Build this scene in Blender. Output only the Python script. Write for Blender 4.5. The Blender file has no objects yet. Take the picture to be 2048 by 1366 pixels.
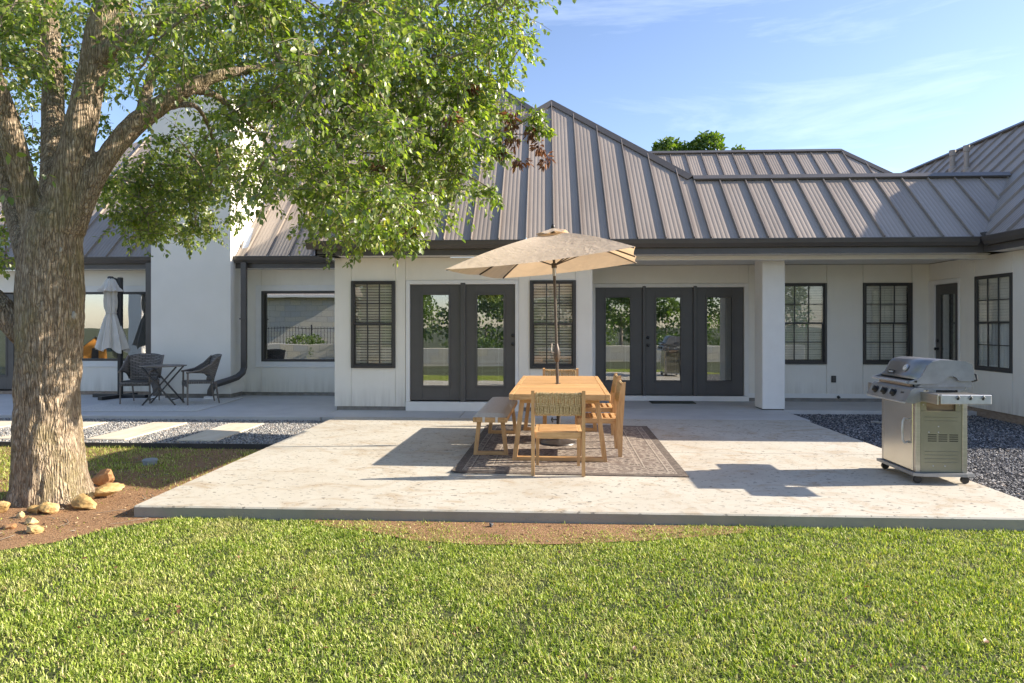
import bpy, bmesh, math, random
import numpy as np
from mathutils import Vector, Matrix
random.seed(7); RNG = np.random.default_rng(7)
rad = math.radians

# ------------------------------------------------------------------ camera
FPX, CAMH, HORIZ = 1300.0, 1.49, 650.0          # focal length and horizon in photograph pixels, eye height in metres
YAW = math.atan(65 / FPX)
scene = bpy.context.scene
col = scene.collection
cam_d = bpy.data.cameras.new('camera'); cam = bpy.data.objects.new('camera', cam_d); col.objects.link(cam)
cam_d.sensor_width = 36.0; cam_d.lens = 36.0 * FPX / 2048; cam_d.clip_end = 3000; cam_d.clip_start = 0.05
cam_d.shift_y = -(683 - HORIZ) / 2048
cam.location = (0, 0, CAMH); cam.rotation_euler = (rad(90), 0, YAW)
scene.camera = cam

# ------------------------------------------------------------------ light
SUN_EL, SUN_OFF = rad(27.0), rad(6.5)            # sun from the right (+X), a little behind the house (+Y)
SUN = Vector((math.cos(SUN_EL) * math.cos(SUN_OFF), math.cos(SUN_EL) * math.sin(SUN_OFF), math.sin(SUN_EL)))
sl = bpy.data.lights.new('sun', 'SUN'); so = bpy.data.objects.new('sun', sl); col.objects.link(so)
sl.energy = 2.85; sl.angle = rad(0.53); sl.color = (1.0, 0.89, 0.74)
so.rotation_euler = SUN.to_track_quat('Z', 'Y').to_euler(); so.location = SUN * 30
SKY_STRENGTH = 0.106
EXPOSURE = 2.0
w = bpy.data.worlds.new('World'); scene.world = w; w.use_nodes = True
nt = w.node_tree; nt.nodes.clear()
def wn(t, **k):
    n = nt.nodes.new(t)
    for a, b in k.items(): setattr(n, a, b)
    return n
sky = wn('ShaderNodeTexSky', sky_type='NISHITA', sun_disc=False)
sky.sun_elevation = SUN_EL; sky.sun_rotation = math.atan2(SUN.x, SUN.y)
sky.air_density = 1.0; sky.dust_density = 0.5; sky.ozone_density = 2.2; sky.altitude = 200
tc = wn('ShaderNodeTexCoord'); mp = wn('ShaderNodeMapping'); mp.inputs['Scale'].default_value = (1.0, 1.0, 5.5); mp.inputs['Location'].default_value = (5.1, 2.3, 1.1)
mp.inputs['Rotation'].default_value = (0, rad(9), 0)
nz = wn('ShaderNodeTexNoise'); nz.inputs['Scale'].default_value = 1.9; nz.inputs['Detail'].default_value = 9; nz.inputs['Roughness'].default_value = .62
nz.inputs['Distortion'].default_value = .5
cr = wn('ShaderNodeValToRGB'); cr.color_ramp.elements[0].position = .52; cr.color_ramp.elements[1].position = .86
cr.color_ramp.elements[0].color = (0, 0, 0, 1); cr.color_ramp.elements[1].color = (.25, .25, .25, 1)
mx = wn('ShaderNodeMix', data_type='RGBA'); bg = wn('ShaderNodeBackground'); ow = wn('ShaderNodeOutputWorld')
L = nt.links.new
L(tc.outputs['Generated'], mp.inputs[0]); L(mp.outputs[0], nz.inputs['Vector']); L(nz.outputs[0], cr.inputs[0])
L(cr.outputs[0], mx.inputs['Factor']); tint = wn('ShaderNodeMix', data_type='RGBA', blend_type='MULTIPLY'); tint.inputs['Factor'].default_value = 1; tint.inputs['B'].default_value = (.665, .615, .635, 1)
L(sky.outputs[0], tint.inputs['A']); L(tint.outputs['Result'], mx.inputs['A']); mx.inputs['B'].default_value = (6.2, 6.5, 6.9, 1)
L(mx.outputs['Result'], bg.inputs[0]); bg.inputs[1].default_value = SKY_STRENGTH; L(bg.outputs[0], ow.inputs[0])
scene.view_settings.view_transform = 'Standard'; scene.view_settings.look = 'None'
scene.view_settings.exposure = EXPOSURE; scene.view_settings.gamma = 1.0; scene.view_settings.use_curve_mapping = False
cy = scene.cycles; cy.max_bounces = 8; cy.transparent_max_bounces = 12; cy.diffuse_bounces = 4; cy.glossy_bounces = 4

# ------------------------------------------------------------------ photograph pixel -> place
_F = (-math.sin(YAW), math.cos(YAW)); _R = (math.cos(YAW), math.sin(YAW))
def ray(px, py):
    a = (px - 1024) / FPX; b = (HORIZ - py) / FPX
    return (_F[0] + a * _R[0], _F[1] + a * _R[1], b)
def G(px, py, z=0.0):                            # on a level surface
    d = ray(px, py); t = (z - CAMH) / d[2]; return Vector((t * d[0], t * d[1], z))
def PY(px, py, Y):                               # on a wall facing the lawn
    d = ray(px, py); t = Y / d[1]; return Vector((t * d[0], Y, CAMH + t * d[2]))
def PX(px, py, X):                               # on a wall facing left
    d = ray(px, py); t = X / d[0]; return Vector((X, t * d[1], CAMH + t * d[2]))
def PD(px, py, D):                               # at a distance along the view
    d = ray(px, py); return Vector((d[0] * D, d[1] * D, CAMH + d[2] * D))
def project(x, y, z):
    dp = x * _F[0] + y * _F[1]; r = x * _R[0] + y * _R[1]
    return 1024 + FPX * r / dp, HORIZ - FPX * (z - CAMH) / dp

# ------------------------------------------------------------------ materials
def new_mat(name):
    m = bpy.data.materials.new(name); m.use_nodes = True
    return m, m.node_tree, m.node_tree.nodes['Principled BSDF']
def N(t, kind, **k):
    n = t.nodes.new(kind)
    for a, b in k.items():
        if a in n.inputs: n.inputs[a].default_value = b
        else: setattr(n, a, b)
    return n
def coords(t, scale=(1, 1, 1), kind='Object', rot=(0, 0, 0)):
    c = t.nodes.new('ShaderNodeTexCoord'); m = t.nodes.new('ShaderNodeMapping')
    m.inputs['Scale'].default_value = scale; m.inputs['Rotation'].default_value = rot
    t.links.new(c.outputs[kind], m.inputs[0]); return m.outputs[0]
def ramp(t, src, stops, interp='LINEAR'):
    r = t.nodes.new('ShaderNodeValToRGB'); e = r.color_ramp; e.interpolation = interp
    while len(e.elements) < len(stops): e.elements.new(.5)
    for el, (p, c) in zip(e.elements, stops):
        el.position = p; el.color = (*c, 1) if len(c) == 3 else c
    t.links.new(src, r.inputs[0]); return r.outputs[0]
def mixc(t, f, a, b, blend='MIX'):
    m = t.nodes.new('ShaderNodeMix'); m.data_type = 'RGBA'; m.blend_type = blend
    for s, v in (('Factor', f), ('A', a), ('B', b)):
        if isinstance(v, (int, float)): m.inputs[s].default_value = v
        elif isinstance(v, tuple): m.inputs[s].default_value = (*v, 1) if len(v) == 3 else v
        else: t.links.new(v, m.inputs[s])
    return m.outputs['Result']
def bump(t, b, src, strength, dist=.01):
    n = t.nodes.new('ShaderNodeBump'); n.inputs['Strength'].default_value = strength; n.inputs['Distance'].default_value = dist
    t.links.new(src, n.inputs['Height']); t.links.new(n.outputs[0], b.inputs['Normal'])
def noisemat(name, stops, scale, detail=6, rough=.7, stretch=(1, 1, 1), kind='Object', bumpk=None, metallic=0, rnd=0.0, spec=None, rrough=.6, dist=0.0):
    m, t, b = new_mat(name); v = coords(t, stretch, kind)
    if rnd:                                       # each piece sees another stretch of the grain
        oi = t.nodes.new('ShaderNodeObjectInfo'); va = t.nodes.new('ShaderNodeVectorMath'); va.operation = 'ADD'
        sc = t.nodes.new('ShaderNodeMath'); sc.operation = 'MULTIPLY'; sc.inputs[1].default_value = 37.0
        t.links.new(oi.outputs['Random'], sc.inputs[0]); t.links.new(v, va.inputs[0]); t.links.new(sc.outputs[0], va.inputs[1]); v = va.outputs[0]
    n = N(t, 'ShaderNodeTexNoise', Scale=scale, Detail=detail, Roughness=rrough, Distortion=dist); t.links.new(v, n.inputs['Vector'])
    c = ramp(t, n.outputs[0], stops)
    if rnd:
        hs = t.nodes.new('ShaderNodeHueSaturation'); mr = t.nodes.new('ShaderNodeMapRange')
        mr.inputs['To Min'].default_value = 1 - rnd; mr.inputs['To Max'].default_value = 1 + rnd
        t.links.new(oi.outputs['Random'], mr.inputs['Value']); t.links.new(mr.outputs[0], hs.inputs['Value']); t.links.new(c, hs.inputs['Color']); c = hs.outputs[0]
    t.links.new(c, b.inputs['Base Color']); b.inputs['Roughness'].default_value = rough; b.inputs['Metallic'].default_value = metallic
    if spec is not None: b.inputs['Specular IOR Level'].default_value = spec
    if bumpk: bump(t, b, n.outputs[0], *bumpk)
    return m
def shade(c, k): return tuple(x * k for x in c)

M = {}
def wall_paint(name, lo, hi, splash=.55):
    m, t, b = new_mat(name); v = coords(t)
    n = N(t, 'ShaderNodeTexNoise', Scale=2.2, Detail=8); t.links.new(v, n.inputs['Vector'])
    st = N(t, 'ShaderNodeTexNoise', Scale=7, Detail=6, Roughness=.7); t.links.new(coords(t, (1, 1, .07)), st.inputs['Vector'])
    f = N(t, 'ShaderNodeTexNoise', Scale=120, Detail=4); t.links.new(v, f.inputs['Vector'])
    c = ramp(t, n.outputs[0], [(.3, lo), (.7, hi)]); c = mixc(t, ramp(t, st.outputs[0], [(.52, (0, 0, 0)), (.8, (.14, .14, .14))]), c, (.52, .47, .39))
    g_ = t.nodes.new('ShaderNodeNewGeometry'); sp = t.nodes.new('ShaderNodeSeparateXYZ'); t.links.new(g_.outputs['Position'], sp.inputs[0])
    lowz = ramp(t, sp.outputs[2], [(.05, (splash, splash, splash)), (.42, (0, 0, 0))]); mud = ramp(t, st.outputs[0], [(.36, (0, 0, 0)), (.66, (1, 1, 1))])
    c = mixc(t, mixc(t, 1.0, lowz, mud, 'MULTIPLY'), c, (.44, .38, .30))                     # rain splash near the ground
    t.links.new(c, b.inputs['Base Color']); b.inputs['Roughness'].default_value = .75; bump(t, b, f.outputs[0], .16, .003); return m
M['wall'] = wall_paint('wall_paint', (.83, .785, .69), (.87, .825, .735))
M['trim'] = noisemat('trim_paint', [(.3, (.78, .755, .71)), (.7, (.82, .80, .755))], 5, 5, .6)
def stucco():
    m, t, b = new_mat('chimney_stucco'); v = coords(t)
    n = N(t, 'ShaderNodeTexNoise', Scale=1.6, Detail=6); t.links.new(v, n.inputs['Vector'])
    f = N(t, 'ShaderNodeTexNoise', Scale=140, Detail=4); t.links.new(v, f.inputs['Vector'])
    t.links.new(ramp(t, n.outputs[0], [(.3, (.82, .785, .705)), (.7, (.87, .83, .755))]), b.inputs['Base Color'])
    b.inputs['Roughness'].default_value = .85; bump(t, b, f.outputs[0], .35, .004); return m
M['stucco'] = stucco()
M['dark'] = noisemat('charcoal_paint', [(.3, (.050, .047, .044)), (.7, (.062, .058, .054))], 9, 5, .42)
M['door'] = noisemat('door_paint', [(.3, (.082, .077, .073)), (.7, (.098, .092, .087))], 3, 5, .38, bumpk=(.05, .002))
M['gutter'] = noisemat('gutter_paint', [(.3, (.082, .073, .065)), (.7, (.098, .088, .079))], 4, 5, .4)
M['roof'] = noisemat('roof_metal', [(.25, (.265, .22, .18)), (.75, (.365, .31, .26))], 1.3, 8, .40, stretch=(1, .35, .35), metallic=.0, rnd=.07, bumpk=(.25, .03))
M['black'] = noisemat('black_metal', [(.3, (.016, .016, .017)), (.7, (.024, .024, .025))], 14, 4, .45)
M['knob'] = noisemat('matte_black', [(.3, (.012, .012, .012)), (.7, (.018, .018, .018))], 14, 4, .35)
M['foundation'] = noisemat('foundation_concrete', [(.3, (.20, .185, .165)), (.7, (.33, .31, .28))], 7, 8, .9, bumpk=(.4, .01))
M['brick_ledge'] = noisemat('brick_ledge', [(.3, (.24, .17, .12)), (.7, (.38, .30, .23))], 11, 8, .9, stretch=(1, 1, 3), bumpk=(.4, .01))
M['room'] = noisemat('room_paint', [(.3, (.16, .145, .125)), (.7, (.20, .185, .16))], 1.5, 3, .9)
M['blind'] = noisemat('blind_slats', [(.3, (.80, .76, .68)), (.7, (.86, .82, .74))], 12, 3, .55)
M['curtain'] = noisemat('sheer_curtain', [(.3, (.42, .43, .43)), (.7, (.62, .63, .62))], 26, 3, .9, stretch=(1, 1, .04))
M['galv'] = noisemat('galvanised_sheet', [(.3, (.42, .47, .54)), (.7, (.62, .67, .74))], 12, 5, .35, metallic=.8)
def glass(name, refl, tint):
    m = bpy.data.materials.new(name); m.use_nodes = True; t = m.node_tree; t.nodes.clear()
    o = t.nodes.new('ShaderNodeOutputMaterial'); mxs = t.nodes.new('ShaderNodeMixShader')
    tr = N(t, 'ShaderNodeBsdfTransparent', Color=(*tint, 1)); gl = N(t, 'ShaderNodeBsdfGlossy', Roughness=0.004, Color=(.95, .97, 1, 1))
    nv = N(t, 'ShaderNodeTexNoise', Scale=1.5, Detail=1); t.links.new(coords(t), nv.inputs['Vector'])
    bp = N(t, 'ShaderNodeBump', Strength=.05, Distance=.02); t.links.new(nv.outputs[0], bp.inputs['Height']); t.links.new(bp.outputs[0], gl.inputs['Normal'])
    lw = N(t, 'ShaderNodeLayerWeight', Blend=.5); fr = t.nodes.new('ShaderNodeMath'); fr.operation = 'POWER'; fr.inputs[1].default_value = 4.0; t.links.new(lw.outputs['Facing'], fr.inputs[0]); mr = t.nodes.new('ShaderNodeMapRange')
    mr.inputs['From Min'].default_value = 0; mr.inputs['From Max'].default_value = 1; mr.inputs['To Min'].default_value = refl; mr.inputs['To Max'].default_value = .9
    t.links.new(fr.outputs[0], mr.inputs['Value']); t.links.new(mr.outputs[0], mxs.inputs[0])
    t.links.new(tr.outputs[0], mxs.inputs[1]); t.links.new(gl.outputs[0], mxs.inputs[2]); t.links.new(mxs.outputs[0], o.inputs[0]); return m
M['glass'] = glass('window_glass', .07, (.96, .97, .96))
M['glass_dark'] = glass('coated_glass', .40, (.55, .58, .58))
M['glass_door'] = glass('door_glass', .28, (.85, .87, .86))

# ------------------------------------------------------------------ mesh helpers
class MB:
    def __init__(s): s.v = []; s.f = []
    def add(s, vs, fs):
        k = len(s.v); s.v += [tuple(p) for p in vs]; s.f += [tuple(i + k for i in f) for f in fs]; return s
    def box(s, x0, x1, y0, y1, z0, z1):
        return s.add([(x0, y0, z0), (x1, y0, z0), (x1, y1, z0), (x0, y1, z0), (x0, y0, z1), (x1, y0, z1), (x1, y1, z1), (x0, y1, z1)],
                     [(3, 2, 1, 0), (4, 5, 6, 7), (0, 1, 5, 4), (1, 2, 6, 5), (2, 3, 7, 6), (3, 0, 4, 7)])
    def bbox(s, x0, x1, y0, y1, z0, z1, b=.004):              # box with chamfered edges
        b = min(b, (x1 - x0) * .45, (y1 - y0) * .45, (z1 - z0) * .45); bm = bmesh.new()
        vs = [bm.verts.new(p) for p in [(x0, y0, z0), (x1, y0, z0), (x1, y1, z0), (x0, y1, z0), (x0, y0, z1), (x1, y0, z1), (x1, y1, z1), (x0, y1, z1)]]
        for f in [(3, 2, 1, 0), (4, 5, 6, 7), (0, 1, 5, 4), (1, 2, 6, 5), (2, 3, 7, 6), (3, 0, 4, 7)]: bm.faces.new([vs[i] for i in f])
        bmesh.ops.bevel(bm, geom=bm.edges[:], offset=b, segments=1, affect='EDGES')
        return s.take(bm)
    def take(s, bm):
        bm.verts.index_update(); s.add([v.co[:] for v in bm.verts], [[v.index for v in f.verts] for f in bm.faces]); bm.free(); return s
    def bar(s, a, b, w, h, up=(0, 0, 1), b2=None):            # rectangular bar from a to b, w across, h along up
        a = Vector(a); b = Vector(b); d = (b - a).normalized(); up = Vector(up)
        if abs(d.dot(up)) > .98: up = Vector((0, 1, 0))
        x = d.cross(up).normalized(); y = x.cross(d).normalized(); w2, h2 = b2 if b2 else (w, h)
        vs = []
        for p, ww, hh in ((a, w, h), (b, w2, h2)):
            vs += [p - x * ww / 2 - y * hh / 2, p + x * ww / 2 - y * hh / 2, p + x * ww / 2 + y * hh / 2, p - x * ww / 2 + y * hh / 2]
        return s.add(vs, [(3, 2, 1, 0), (4, 5, 6, 7), (0, 1, 5, 4), (1, 2, 6, 5), (2, 3, 7, 6), (3, 0, 4, 7)])
    def tube(s, pts, r, n=10, cap=True):
        pts = [Vector(p) for p in pts]; rs = r if isinstance(r, (list, tuple)) else [r] * len(pts)
        k = len(s.v); prev = None
        for i, p in enumerate(pts):
            d = (pts[min(i + 1, len(pts) - 1)] - pts[max(i - 1, 0)])
            d = d.normalized() if d.length > 1e-9 else Vector((0, 0, 1))
            if prev is None:
                u = d.orthogonal().normalized()
            else:
                u = prev - d * prev.dot(d); u = u.normalized() if u.length > 1e-6 else d.orthogonal().normalized()
            prev = u; v = d.cross(u)
            for j in range(n):
                a = 2 * math.pi * j / n; s.v.append(tuple(p + (u * math.cos(a) + v * math.sin(a)) * rs[i]))
        for i in range(len(pts) - 1):
            for j in range(n):
                j2 = (j + 1) % n; s.f.append((k + i * n + j, k + i * n + j2, k + (i + 1) * n + j2, k + (i + 1) * n + j))
        if cap:
            s.f.append(tuple(k + j for j in reversed(range(n)))); e = k + (len(pts) - 1) * n; s.f.append(tuple(e + j for j in range(n)))
        return s
    def lathe(s, prof, c=(0, 0, 0), n=24):                    # prof: (radius, z)
        k = len(s.v)
        for r, z in prof:
            for j in range(n):
                a = 2 * math.pi * j / n; s.v.append((c[0] + r * math.cos(a), c[1] + r * math.sin(a), c[2] + z))
        for i in range(len(prof) - 1):
            for j in range(n):
                j2 = (j + 1) % n; s.f.append((k + i * n + j, k + i * n + j2, k + (i + 1) * n + j2, k + (i + 1) * n + j))
        s.f.append(tuple(k + j for j in reversed(range(n)))); e = k + (len(prof) - 1) * n; s.f.append(tuple(e + j for j in range(n))); return s
    def prism(s, poly, vec):                                  # planar polygon swept by vec
        n = len(poly); k = len(s.v); vec = Vector(vec)
        s.v += [tuple(p) for p in poly] + [tuple(Vector(p) + vec) for p in poly]
        s.f.append(tuple(k + i for i in reversed(range(n)))); s.f.append(tuple(k + n + i for i in range(n)))
        for i in range(n):
            j = (i + 1) % n; s.f.append((k + i, k + j, k + n + j, k + n + i))
        return s
    def mesh(s, name, smooth=False):
        me = bpy.data.meshes.new(name); me.from_pydata(s.v, [], s.f)
        bm = bmesh.new(); bm.from_mesh(me); bmesh.ops.recalc_face_normals(bm, faces=bm.faces[:]); bm.to_mesh(me); bm.free()
        if smooth: me.polygons.foreach_set('use_smooth', [True] * len(me.polygons)); me.set_sharp_from_angle(angle=rad(38))
        me.update(); return me
    def obj(s, name, mat, parent=None, smooth=False, loc=None, rot=None):
        return put(s.mesh(name, smooth), name, mat, parent, loc, rot)
def put(me, name, mat=None, parent=None, loc=None, rot=None):
    o = bpy.data.objects.new(name, me); col.objects.link(o)
    if mat is not None and not me.materials: me.materials.append(M[mat] if isinstance(mat, str) else mat)
    if parent is not None: o.parent = parent
    if loc is not None: o.location = loc
    if rot is not None: o.rotation_euler = rot
    return o
def thing(name, label, cat, loc=(0, 0, 0), rz=0.0, group=None):
    o = bpy.data.objects.new(name, None); col.objects.link(o); o.location = loc; o.rotation_euler = (0, 0, rz); o.empty_display_size = .1
    return tag(o, label, cat, group)
def tag(o, label, cat, group=None):
    o['label'] = label; o['category'] = cat
    if group: o['group'] = group
    return o
def structure(o): o['kind'] = 'structure'; return o
def stuff(o, label=None, cat=None):
    o['kind'] = 'stuff'
    if label: o['label'] = label
    if cat: o['category'] = cat
    return o
def npmesh(name, verts, faces, mat, smooth=False):            # faces: (n,3) or (n,4) array
    me = bpy.data.meshes.new(name); nf, k = faces.shape
    me.vertices.add(len(verts)); me.vertices.foreach_set('co', np.asarray(verts, np.float32).ravel())
    me.loops.add(nf * k); me.loops.foreach_set('vertex_index', faces.astype(np.int32).ravel())
    me.polygons.add(nf); me.polygons.foreach_set('loop_start', np.arange(0, nf * k, k, dtype=np.int32))
    if smooth: me.polygons.foreach_set('use_smooth', np.ones(nf, bool))
    me.update(calc_edges=True); me.materials.append(M[mat] if isinstance(mat, str) else mat); return me
def _hash(ix, iy, iz, seed):
    h = (ix * 374761393 + iy * 668265263 + iz * 2147483647 + seed * 1274126177) & 0xffffffff
    h = ((h ^ (h >> 13)) * 1274126177) & 0xffffffff
    return ((h ^ (h >> 16)) & 0xffff) / 65535.0
def vnoise(p, seed=0):                                        # value noise, p (n,3) -> 0..1
    p = np.asarray(p, float); i = np.floor(p).astype(np.int64); f = p - i; f = f * f * (3 - 2 * f); r = 0
    for dx in (0, 1):
        for dy in (0, 1):
            for dz in (0, 1):
                wgt = (f[:, 0] if dx else 1 - f[:, 0]) * (f[:, 1] if dy else 1 - f[:, 1]) * (f[:, 2] if dz else 1 - f[:, 2])
                r = r + wgt * _hash(i[:, 0] + dx, i[:, 1] + dy, i[:, 2] + dz, seed)
    return r
def fbm(p, oct=4, seed=0):
    r = 0; a = .5
    for k in range(oct): r = r + a * vnoise(np.asarray(p) * 2 ** k, seed + k); a *= .5
    return r
# ================================================================== ground, slabs, beds
LAWN = -0.10
def ground_mat():
    m, t, b = new_mat('lawn_soil'); v = coords(t, kind='Object')
    n = N(t, 'ShaderNodeTexNoise', Scale=1.1, Detail=8); t.links.new(v, n.inputs['Vector'])
    f = N(t, 'ShaderNodeTexNoise', Scale=55, Detail=6); t.links.new(v, f.inputs['Vector'])
    a = ramp(t, n.outputs[0], [(.3, (.06, .075, .02)), (.7, (.09, .10, .03))])
    c = mixc(t, .55, a, ramp(t, f.outputs[0], [(.3, (.025, .03, .010)), (.55, (.05, .06, .018)), (.75, (.13, .11, .05))]))
    t.links.new(c, b.inputs['Base Color']); b.inputs['Roughness'].default_value = .95; bump(t, b, f.outputs[0], .8, .03); return m
M['ground'] = ground_mat()
def dirt_mat():
    m, t, b = new_mat('orange_dirt'); v = coords(t)
    n = N(t, 'ShaderNodeTexNoise', Scale=2.2, Detail=8); t.links.new(v, n.inputs['Vector'])
    f = N(t, 'ShaderNodeTexNoise', Scale=70, Detail=7, Roughness=.7); t.links.new(v, f.inputs['Vector'])
    a = ramp(t, n.outputs[0], [(.3, (.22, .115, .055)), (.6, (.34, .19, .095)), (.8, (.40, .25, .14))])
    c = mixc(t, .6, a, ramp(t, f.outputs[0], [(.32, (.10, .055, .028)), (.5, (.38, .205, .095)), (.68, (.58, .38, .21))]))
    t.links.new(c, b.inputs['Base Color']); b.inputs['Roughness'].default_value = .95; bump(t, b, f.outputs[0], 1.0, .03); return m
M['dirt'] = dirt_mat()
def patio_mat():
    m, t, b = new_mat('patio_concrete'); v = coords(t)
    n = N(t, 'ShaderNodeTexNoise', Scale=.9, Detail=8, Roughness=.65, Distortion=.6); t.links.new(v, n.inputs['Vector'])
    s = N(t, 'ShaderNodeTexNoise', Scale=2.6, Detail=9, Roughness=.7, Distortion=1.2); t.links.new(coords(t, (.85, 1.15, 1)), s.inputs['Vector'])
    p = N(t, 'ShaderNodeTexNoise', Scale=27, Detail=3, Roughness=.5); t.links.new(coords(t, (.62, 1, 1), rot=(0, 0, .25)), p.inputs['Vector'])
    big = N(t, 'ShaderNodeTexNoise', Scale=1.4, Detail=3); t.links.new(v, big.inputs['Vector'])
    q = N(t, 'ShaderNodeTexNoise', Scale=150, Detail=3); t.links.new(v, q.inputs['Vector'])
    base = ramp(t, n.outputs[0], [(.28, (.43, .385, .31)), (.5, (.51, .475, .395)), (.72, (.555, .525, .455))])
    base = mixc(t, ramp(t, s.outputs[0], [(.50, (0, 0, 0)), (.66, (.85, .85, .85))]), base, (.37, .275, .17))
    base = mixc(t, ramp(t, s.outputs[0], [(.20, (.5, .5, .5)), (.38, (0, 0, 0))]), base, (.51, .50, .465))
    pit = ramp(t, p.outputs[0], [(.352, (1, 1, 1)), (.377, (0, 0, 0))])
    den = ramp(t, big.outputs[0], [(.3, (.35, .35, .35)), (.6, (1, 1, 1))])
    pit = mixc(t, 1.0, pit, den, 'MULTIPLY')
    c = mixc(t, pit, base, (.09, .08, .065))
    c = mixc(t, .16, c, ramp(t, q.outputs[0], [(.35, (.25, .22, .18)), (.65, (.6, .58, .53))]))
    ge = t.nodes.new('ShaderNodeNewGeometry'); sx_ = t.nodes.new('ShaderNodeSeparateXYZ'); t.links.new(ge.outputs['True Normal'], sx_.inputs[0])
    c = mixc(t, ramp(t, sx_.outputs[2], [(.25, (1, 1, 1)), (.45, (0, 0, 0))]), c, ramp(t, n.outputs[0], [(.3, (.25, .225, .18)), (.7, (.36, .33, .275))]))   # darker grey-brown on the upright faces
    t.links.new(c, b.inputs['Base Color']); b.inputs['Roughness'].default_value = .85
    inv = t.nodes.new('ShaderNodeInvert'); t.links.new(pit, inv.inputs['Color']); bump(t, b, inv.outputs[0], .5, .004); return m
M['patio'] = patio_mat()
M['porch'] = noisemat('porch_concrete', [(.3, (.46, .445, .425)), (.5, (.52, .505, .485)), (.72, (.57, .555, .53))], 1.8, 9, .7, rrough=.68, bumpk=(.06, .003))
M['gravel_base'] = noisemat('gravel_bed', [(.35, (.06, .06, .065)), (.65, (.22, .22, .22))], 60, 6, .95, bumpk=(1, .03))
M['mulch_base'] = noisemat('dark_gravel_bed', [(.35, (.035, .036, .042)), (.65, (.13, .135, .15))], 60, 6, .95, bumpk=(1, .03))
M['paver'] = noisemat('cream_stone', [(.25, (.42, .31, .19)), (.42, (.60, .51, .38)), (.7, (.68, .62, .51))], 2.3, 9, .85, stretch=(1.6, .6, 1), rrough=.7, dist=.8, bumpk=(.3, .006))

g = MB(); g.add([(-400, -300, LAWN), (400, -300, LAWN), (400, 500, LAWN), (-400, 500, LAWN)], [(0, 1, 2, 3)])
structure(g.obj('ground', 'ground'))

PX0, PX1, PF, PB = -3.39, 4.08, 5.20, 10.40      # patio: left, right, front, back
patio = thing('patio', '', ''); del patio['label']; del patio['category']; structure(patio)
JY = 7.68
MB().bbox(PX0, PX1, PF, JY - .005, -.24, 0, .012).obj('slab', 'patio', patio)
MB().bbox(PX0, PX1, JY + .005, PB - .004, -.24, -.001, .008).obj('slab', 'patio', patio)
porch = thing('porch', '', ''); del porch['label']; del porch['category']; structure(porch)
for x0, x1, y0, y1 in ((-3.625, -1.38, PB, 11.55), (-1.37, 4.16, PB, 11.55), (-3.625, 4.16, 11.56, 13.2), (4.17, 7.6, 11.60, 13.2)):
    MB().bbox(x0, x1, y0, y1, -.24, -.002, .006).obj('slab', 'porch', porch)
terrace = MB().bbox(-14, -3.64, 10.38, 13.9, -.24, -.003, .008).obj('terrace', 'porch'); structure(terrace)

def sheet(name, pts, z, mat):
    o = MB().add([(p[0], p[1], z) for p in pts], [tuple(range(len(pts)))]).obj(name, mat); return structure(o)
# gravel beds
EDGE_Y = 8.13
sheet('gravel_bed_base', [(-14, EDGE_Y), (PX0, EDGE_Y), (PX0, 10.38), (-14, 10.38)], -.075, 'gravel_base')
sheet('dark_gravel_bed_base', [(PX1, 5.19), (14, 5.19), (14, 11.6), (PX1, 11.6)], -.085, 'mulch_base')
# bare soil round the tree and along the slab edge
soil_px = [(-420, 1190), (-120, 1128), (0, 1102), (110, 1086), (200, 1064), (290, 1046), (390, 1032), (520, 1027), (560, 1020)]
soil = [G(x, y, 0) for x, y in soil_px]; soil = [(p.x * 1.067, p.y * 1.067) for p in soil]
soil_poly = soil + [(PX0 + .5, PF + .05), (PX0 + .02, PF + .6), (PX0 + .02, EDGE_Y), (-14, EDGE_Y), (-14, 5.0)]
sheet('soil_bed', soil_poly, LAWN + .006, 'dirt')
bare = [Vector(p) for p in ((-1.9, 5.19, 0), (1.7, 5.19, 0), (1.5, 5.02, 0), (1.15, 4.92, 0), (.7, 4.80, 0), (.1, 4.70, 0), (-.5, 4.66, 0), (-1.0, 4.74, 0), (-1.3, 4.9, 0), (-1.75, 5.04, 0))]
sheet('bare_patch', [(p.x, p.y) for p in bare], LAWN + .010, 'dirt')

# ================================================================== house
T, B0 = 2.665, .065                                # siding top and bottom
YA, YN, YB = 11.22, 12.94, 13.50                   # front bay wall, covered porch wall, left wall
XW = 7.42                                          # right wing wall
house = thing('house', 'single storey white panelled house with dark standing seam metal roof', 'house')
def rect_wall(name, Y, cols, thick=.12, mat='wall', gap=.006):
    """cols: (px_left, px_right, [(z0, z1), ...]) read off the photograph; siding panels proud of a backing wall"""
    back = MB(); panels = []
    for a, b, zs in cols:
        xa = PY(a, 650, Y).x; xb = PY(b, 650, Y).x
        for z0, z1 in zs:
            back.box(xa, xb, Y + .016, Y + thick, z0, z1); panels.append((xa, xb, z0, z1))
    wobj = back.obj('wall', mat, house)
    for xa, xb, z0, z1 in panels:
        MB().bbox(xa + gap / 2, xb - gap / 2, Y, Y + .015, z0 + gap / 3, z1 - gap / 3, .003).obj('siding_panel', mat, wobj)
    return wobj
def zA(py, Y, px=1024): return PY(px, py, Y).z
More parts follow.
